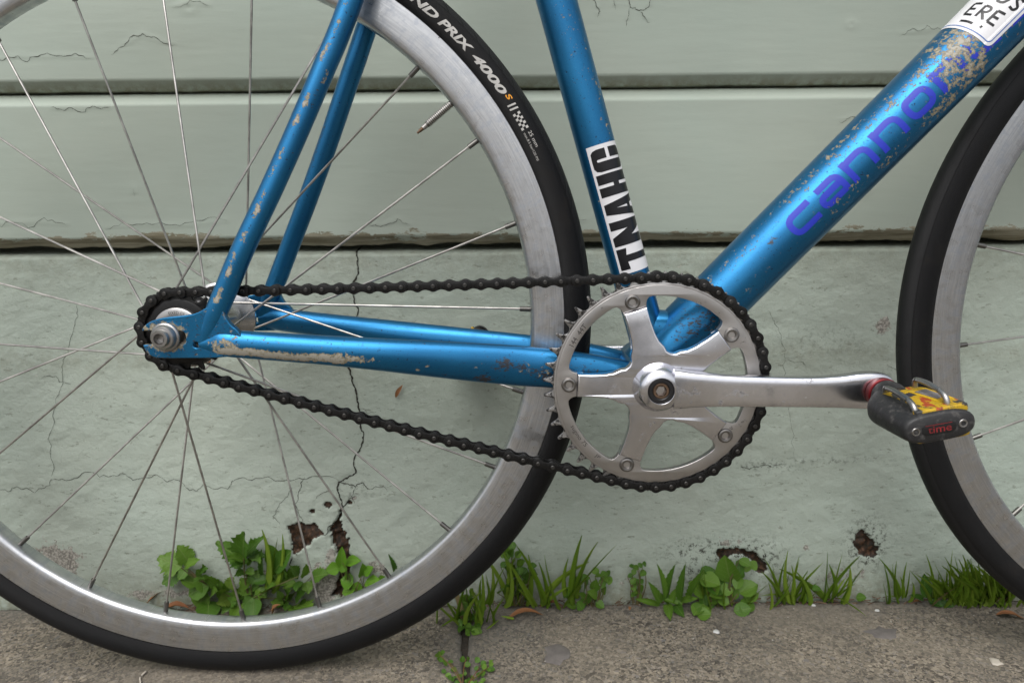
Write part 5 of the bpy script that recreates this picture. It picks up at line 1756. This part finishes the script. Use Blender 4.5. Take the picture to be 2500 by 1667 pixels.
def leaf_mesh(kind, var):
    """a unit leaf along +X (length 1, width about 1 across Y), veined, slightly cupped"""
    r = random.Random(hash((kind, var)) % 1000 if False else sum(map(ord, kind)) * 31 + var)
    n = {'g': 9, 'l': 17, 'd': 17}.get(kind, 12)
    ts = [i / (n - 1) for i in range(n)]
    rows = []
    for i, t in enumerate(ts):
        if kind == 'g':
            w = 0.5 * min(1, t * 8 + .45) * (1 - t ** 2.2) ** .8
        elif kind == 'l':          # lobed and toothed
            env = math.sin(math.pi * min(1, t * 1.02) ** .75) ** .7 if t < 1 else 0
            w = 0.5 * env * (1.0 if i % 2 else .74) * r.uniform(.88, 1.1)
        elif kind == 'd':          # lance-shaped, toothed edge
            w = 0.5 * (math.sin(math.pi * t ** .8) ** .8 if t < 1 else 0) * (1.0 if i % 2 else .80) + (.06 if t < .2 else 0)
        else:                      # oval, short stalk
            w = 0.5 * math.sin(math.pi * min(1, t) ** (.82 if kind == 'b' else .9)) ** (.72 if kind != 'b' else .85) * r.uniform(.93, 1.07)
        rows.append(max(w, 0.012))
    bend = {'g': .32, 'd': .16}.get(kind, .14) * r.uniform(.5, 1.4)
    cup = {'g': .10}.get(kind, .13) * r.uniform(.6, 1.3)
    V = []
    for t, w in zip(ts, rows):
        z = -bend * (t - .35) ** 2 + bend * .12
        rip = .03 * math.sin(t * 14 + var * 2) if kind in 'l' else 0
        xo = (.05 if kind == 'l' else 0)
        V += [(t + xo * r.uniform(-1, 1), w, z + cup * w * 1.6 + rip), (t, w * .5, z + cup * w * .5 - rip * .5), (t, 0, z - .012), (t, -w * .5, z + cup * w * .5 + rip * .5), (t + xo * r.uniform(-1, 1), -w, z + cup * w * 1.6 - rip)]
    me = mesh('leaf', V, grid_faces(len(ts), 5), LEAF, scale=1.0)
    me.materials.clear()
    return me


KIND_MAT = {'o': LEAF, 'l': LEAF, 'd': LEAF_D, 'b': LEAF_B, 'y': LEAF_Y, 'g': GRASS}
_cache = {}


def leaf_data(kind, var, mat):
    key = (kind, var, mat.name)
    if key not in _cache:
        me = leaf_mesh('l' if kind == 'y' else kind, var)
        me.materials.append(mat)
        _cache[key] = me
    return _cache[key]


EYE = Vector((0, -100, 900))


def place_leaf(root, kind, b, t, w, mat=None, name=None):
    b, t = Vector(b), Vector(t)
    d = t - b
    L = max(d.length, 1.0)
    x = d.normalized()
    face = (EYE - b).normalized() + Vector((random.uniform(-.45, .45), 0, random.uniform(-.2, .5)))
    if kind == 'g':
        face = face + Vector((random.uniform(-.9, .9), 0, 0))
    z = (face - x * face.dot(x)).normalized()
    y = z.cross(x)
    mat = mat or KIND_MAT[kind]
    o = link(name or ('blade' if kind == 'g' else 'leaf'), leaf_data(kind, random.randrange(4), mat), root)
    m4 = Matrix((x * L, y * w, z * L)).transposed().to_4x4()
    m4.translation = b
    loc = root.location / MM
    m4.translation = b - loc
    o.matrix_parent_inverse = Matrix.Identity(4)
    m4 = Matrix.Scale(MM, 4) @ m4
    o.matrix_local = m4
    return o


def place_stem(root, b, t, w, mat):
    b, t = np.array(b, float), np.array(t, float)
    mid = (b + t) / 2 + np.array([random.uniform(-4, 4), random.uniform(-3, 0), random.uniform(1, 4)])
    loc = np.array(root.location) / MM
    r = max(w / 2, .5)
    me = sweep('stem', [(*(b - loc), r, r), (*(mid - loc), r * .9, r * .9), (*(t - loc), r * .6, r * .6)], mat, 7, 4.0)
    return link('stem', me, root)


DY, DZ = 4.0, -4.8           # the pavement lies a little lower than the drawn-up places


def grow(key, name, label, cat, group=None, mats=None, extra=0, blades=0, spread=14):
    rows = [(r[0], r[1], r[2] + DY, r[3] + DZ, r[4], r[5] + DY, r[6] + DZ, r[7]) for r in PLANTS[key]]
    bx = min(rows, key=lambda r: r[3])
    cx = sum(r[1] for r in rows) / len(rows)
    root = tag(empty(name, (cx * MM, bx[2] * MM, 0)), label, cat, group)
    for r in rows:
        kd, b, t, w = r[0], r[1:4], r[4:7], r[7]
        if kd in 'sr':
            place_stem(root, b, t, w, STEM if kd == 's' else STEM_R)
        else:
            if kd in 'lyo' and extra > 30:
                w *= 1.25
                t = tuple(q + (q - p) * .18 for p, q in zip(b, t))
            if kd == 'b':
                w *= 1.3
                t = tuple(q + (q - p) * .15 for p, q in zip(b, t))
            place_leaf(root, kd, b, t, w, (mats or {}).get(kd))
    pool = [r for r in rows if r[0] in 'lyo']
    rx = random.Random(99)
    for _ in range(extra):
        r = rx.choice(pool)
        js = min(13, r[7] * 1.1)
        dx, dy, dz = rx.uniform(-js, js), rx.uniform(2, 9), rx.uniform(-js, js * .2)
        a = rx.uniform(-1.2, 1.2)
        d = (r[4] - r[1], r[6] - r[3])
        b = (r[1] + dx, min(r[2] + dy, 711), max(-3, r[3] + dz))
        t = (b[0] + d[0] * math.cos(a) - d[1] * math.sin(a), b[1] - 4, max(-3, b[2] + d[0] * math.sin(a) + d[1] * math.cos(a)))
        place_leaf(root, r[0], b, t, r[7], (mats or {}).get(r[0]))
    rb = random.Random(key)
    for _ in range(blades):
        cz = max(r[6] for r in rows)
        x0, y0 = cx + rb.gauss(0, spread), np.mean([r[2] for r in rows]) + rb.uniform(-5, 5)
        h = rb.uniform(.35, 1.0) * (cz + 4)
        place_leaf(root, 'g', (x0, y0, -5), (x0 + rb.gauss(0, .38) * h, y0 - rb.uniform(0, 14), h), rb.uniform(.8, 1.7), DRYG if rb.random() < .12 else None)
    # a few short stems so that every leaf hangs on something
    c0 = np.array([cx, np.mean([r[2] for r in rows]) + 4, -8])
    leaves = [r for r in rows if r[0] in 'olby' and r[3] > 8]
    for r in random.Random(len(rows)).sample(leaves, min(len(leaves), 14)):
        near = np.array([c0[0] + (r[1] - c0[0]) * .35, c0[1], -8])
        place_stem(root, near, r[1:4], 1.3, STEM_R if key == 'spurge8' else STEM)
    return root


bpy.context.view_layer.update()
grow('thistle', 'thistle_weed', 'large lobed green weed seen through the rear wheel spokes', 'weed', extra=34)
grow('bright', 'seedling', 'bright yellow green seedling with smooth oval leaves by the dark wall gap', 'weed')
grow('blade', 'seedling', 'single dark toothed leaf poking up behind the rear rim', 'weed')
grow('clump4', 'clover_weed', 'upright small round-leaved weed just behind the rear tyre', 'weed', mats={'o': LEAF}, extra=18, blades=8, spread=16)
grow('grass5', 'grass_tuft', 'broad bright grass blades spreading in a fan beside the rear tyre', 'grass', blades=4, spread=22)
grow('leaf6', 'clover_weed', 'small round-leaved weed to the right of the broad grass blades', 'weed', extra=10)
grow('c7', 'clover_weed', 'leafy clump with thin grass where the pavement joint meets the wall', 'weed', mats={'o': LEAF}, extra=22, blades=14, spread=16)
grow('spurge8', 'spurge_weed', 'small red-stemmed weed growing in the open pavement joint', 'weed', mats={'o': LEAF}, extra=8)
grow('stack9', 'clover_weed', 'slim stem of stacked small leaves left of the toothed rosette', 'weed', extra=5)
grow('dandelion', 'dandelion_plant', 'rosette of long toothed green leaves under the chainring', 'weed', mats={'d': LEAF})
grow('mallow', 'mallow_weed', 'round-leaved mallow in front of the black mould hole', 'weed', mats={'o': LEAF}, extra=18, blades=8, spread=24)
grow('g12a', blades=6, spread=12, name='grass_tuft', label='thin grass tuft next to the round-leaved mallow', cat='grass', group='thin grass tufts along the wall')
grow('g12b', blades=8, spread=18, name='grass_tuft', label='spreading grass tuft with tiny round leaves, middle of three', cat='grass', group='thin grass tufts along the wall')
grow('g12c', blades=8, spread=18, name='grass_tuft', label='grass tuft below the small dark hole in the wall', cat='grass', group='thin grass tufts along the wall')
grow('g13a', blades=5, spread=12, name='grass_tuft', label='short sparse grass tuft between the dark wall hole and the front tyre', cat='grass', group='thin grass tufts along the wall')
grow('leaf13', 'broadleaf_weed', 'dark oval-leaved weed at the edge of the dense grass', 'weed', mats={'o': LEAF_D})
grow('g13b', 'grass_tuft', 'dense bushy grass clump behind the front tyre', 'grass', blades=46, spread=30)


# ---- dry leaves, gum, flecks and straw
def dry_leaf(label, loc, length, width, yaw, curl, pitch=0.0, roll=0.0, mat=DRY, group='dry leaves'):
    n = 11
    V = []
    for i in range(n):
        t = i / (n - 1)
        w = width / 2 * math.sin(math.pi * min(1, t + .02) ** .9) ** .8 + .25
        z = curl * math.sin(math.pi * t) + random.uniform(-.4, .4)
        y0 = curl * .8 * math.sin(t * 3.4)
        V += [(t * length, y0 + w, z + w * .55), (t * length, y0, z), (t * length, y0 - w, z + w * .7)]
    V = np.array(V)
    V[:, 2] -= V[:, 2].min() - .5
    me = mesh('dry_leaf', V, grid_faces(n, 3), mat)
    o = link('dry_leaf', me)
    o.location = Vector((loc[0], loc[1] + (DY if loc[2] < 50 else 0), loc[2] + (DZ if loc[2] < 50 else 0))) * MM
    o.rotation_euler = (roll, pitch, yaw)
    return tag(o, label, 'leaf', group)


dry_leaf('curved brown leaf at the foot of the wall left of the big lobed weed', (-416, 706, 3), 36, 7, .35, 4, -.35)
dry_leaf('orange brown curled leaf beside the big lobed weed', (-392, 690, 2), 30, 11, .25, 4)
dry_leaf('small upright brown leaf tip under the big lobed weed', (-266, 686, 1), 14, 8, .4, 2, -.9)
dry_leaf('long rusty brown leaf lying in front of the broad grass', (-8, 672, 1), 40, 9, .22, 4)
dry_leaf('dark brown leaf curled against the wall by the broad grass', (28, 695, 1), 26, 6, .1, 3)
dry_leaf('tiny brown scrap on the slab below the toothed rosette', (127, 688, 1), 6, 3, 1.0, 1)
dry_leaf('small reddish scrap beside the dark oval-leaved weed', (446, 697, 1), 9, 4, -.1, 1)
dry_leaf('brown leaf at the edge of the dense grass by the front tyre', (521, 672, 1), 26, 8, -.3, 2)
dry_leaf('thin brown sliver stuck to the wall under the lower chain run', (-128, 729.5, 232), 16, 4, 0, .8, -1.05, 1.5)
dry_leaf('pinkish brown sliver stuck to the wall under the rear dropout', (-330, 731.0, 288), 18, 4.5, 0, .8, 1.5, 1.5)


def flat_bit(name, label, cat, loc, rx, ry, h, mat, n=16, rough=.18, seed=1, group=None, yaw=0.0):
    r = random.Random(seed)
    V = [(0, 0, h)]
    for k_ in (0.55, 0.9, 1.0):
        rr = random.Random(seed)
        for i in range(n):
            a = 2 * math.pi * i / n
            q = 1 + rough * rr.uniform(-1, 1)
            V.append((rx * q * k_ * math.cos(a), ry * q * k_ * math.sin(a), h * (1.0 if k_ < .6 else .8 if k_ < .95 else 0) - (.3 if k_ == 1 else 0)))
    F = [(0, 1 + i, 1 + (i + 1) % n) for i in range(n)]
    for s_ in range(2):
        a0, b0 = 1 + s_ * n, 1 + (s_ + 1) * n
        F += [(a0 + i, b0 + i, b0 + (i + 1) % n, a0 + (i + 1) % n) for i in range(n)]
    o = link(name, mesh(name, V, F, mat))
    o.location = Vector((loc[0], loc[1] + DY, loc[2] + DZ)) * MM
    o.rotation_euler = (0, 0, yaw)
    return tag(o, label, cat, group)


flat_bit('gum_spot', 'flattened grey gum spot near the pavement joint', 'gum', (41.6, 613.4, .6), 13, 14, .45, GUM, 13, .30, 5, 'flattened gum spots')
flat_bit('gum_spot', 'flattened grey gum spot on the slab below the dark wall hole', 'gum', (383.5, 643.7, .6), 16, 11, .45, GUM, 13, .34, 8, 'flattened gum spots')
flat_bit('paint_fleck', 'white paint fleck on the slab below the round-leaved mallow', 'paint fleck', (211, 648, .6), 3.4, 3, 1.0, CHIPW, 9, .35, 11, 'white paint flecks')
flat_bit('paint_fleck', 'small white paint fleck on the slab edge below the dark wall hole', 'paint fleck', (398, 684, .6), 3, 1.6, 1.0, CHIPW, 9, .3, 12, 'white paint flecks')
flat_bit('paint_fleck', 'small white paint fleck at the slab edge under the middle grass tuft', 'paint fleck', (333, 695, .6), 2.5, 1.5, 1.2, CHIPW, 9, .3, 13, 'white paint flecks')
flat_bit('paint_fleck', 'beige star-shaped fleck on the slab below the front tyre', 'paint fleck', (467, 594.6, .6), 6, 5, .8, STRAW, 10, .4, 14, 'white paint flecks')
flat_bit('paint_fleck', 'white fleck at the slab edge beside the mallow and thin grass', 'paint fleck', (258, 690, .6), 3.5, 2.0, 1.0, CHIPW, 9, .3, 15, 'white paint flecks')
flat_bit('blue_scrap', 'small dark blue scrap on the slab under the rear tyre', 'scrap', (-148, 640, .6), 6, 8, .8, plain('blue_scrap', (0.03, 0.05, 0.075), .6), 9, .3, 16)
rs = random.Random(5)
V, F = [], []
for i in range(60):                                        # crumbs of paint and grit, too small to tell apart
    x, y = rs.uniform(-520, 540), 708 - abs(rs.gauss(0, 40))
    if y < 575:
        continue
    s_ = rs.uniform(.35, 1.1)
    k0 = len(V)
    V += [(x - s_, y, -4.2), (x, y - s_, -4.2), (x + s_ * 1.2, y + s_ * .3, -4.2), (x, y + s_, -4.2), (x, y, -4.2 + s_ * .8)]
    F += [(k0, k0 + 1, k0 + 4), (k0 + 1, k0 + 2, k0 + 4), (k0 + 2, k0 + 3, k0 + 4), (k0 + 3, k0, k0 + 4)]
tag(link('grit', mesh('grit', V, F, plain('pale_grit', (.36, .34, .30), .8), smooth=False)), kind='stuff')
tag(link('straw', sweep('straw', [(-357, 595, -2.6, 1.0, 1.0), (-358, 587, -3.0, .9, .9), (-353, 578, -3.3, .7, .7), (-350, 566, -3.6, .6, .6)], STRAW, 7, 2.0)), 'short pale straw lying under the rear tyre', 'straw')

# dead stems and crumbs packed into the gap at the foot of the wall
V, F = [], []
rd = random.Random(12)
for i in range(420):
    x = rd.uniform(-540, 560)
    y = rd.uniform(699, 716)
    L_, a, w_ = rd.uniform(2, 11), rd.gauss(0, .5), rd.uniform(.3, .9)
    dx, dy = math.cos(a) * L_ / 2, math.sin(a) * L_ / 2
    z0_ = -8 + rd.uniform(0, 4.5)
    z1_ = z0_ + rd.uniform(-1.5, 2.5)
    k0 = len(V)
    V += [(x - dx, y - dy - w_, z0_), (x - dx, y - dy + w_, z0_), (x - dx, y - dy, z0_ + w_ * 1.5), (x + dx, y + dy - w_, z1_), (x + dx, y + dy + w_, z1_), (x + dx, y + dy, z1_ + w_ * 1.5)]
    F += [(k0, k0 + 3, k0 + 5, k0 + 2), (k0 + 1, k0 + 2, k0 + 5, k0 + 4), (k0, k0 + 2, k0 + 1), (k0 + 3, k0 + 4, k0 + 5)]
tag(link('plant_debris', mesh('plant_debris', V, F, plain('dead_stems', (.10, .062, .036), .85, var=.5), smooth=False)), kind='stuff')
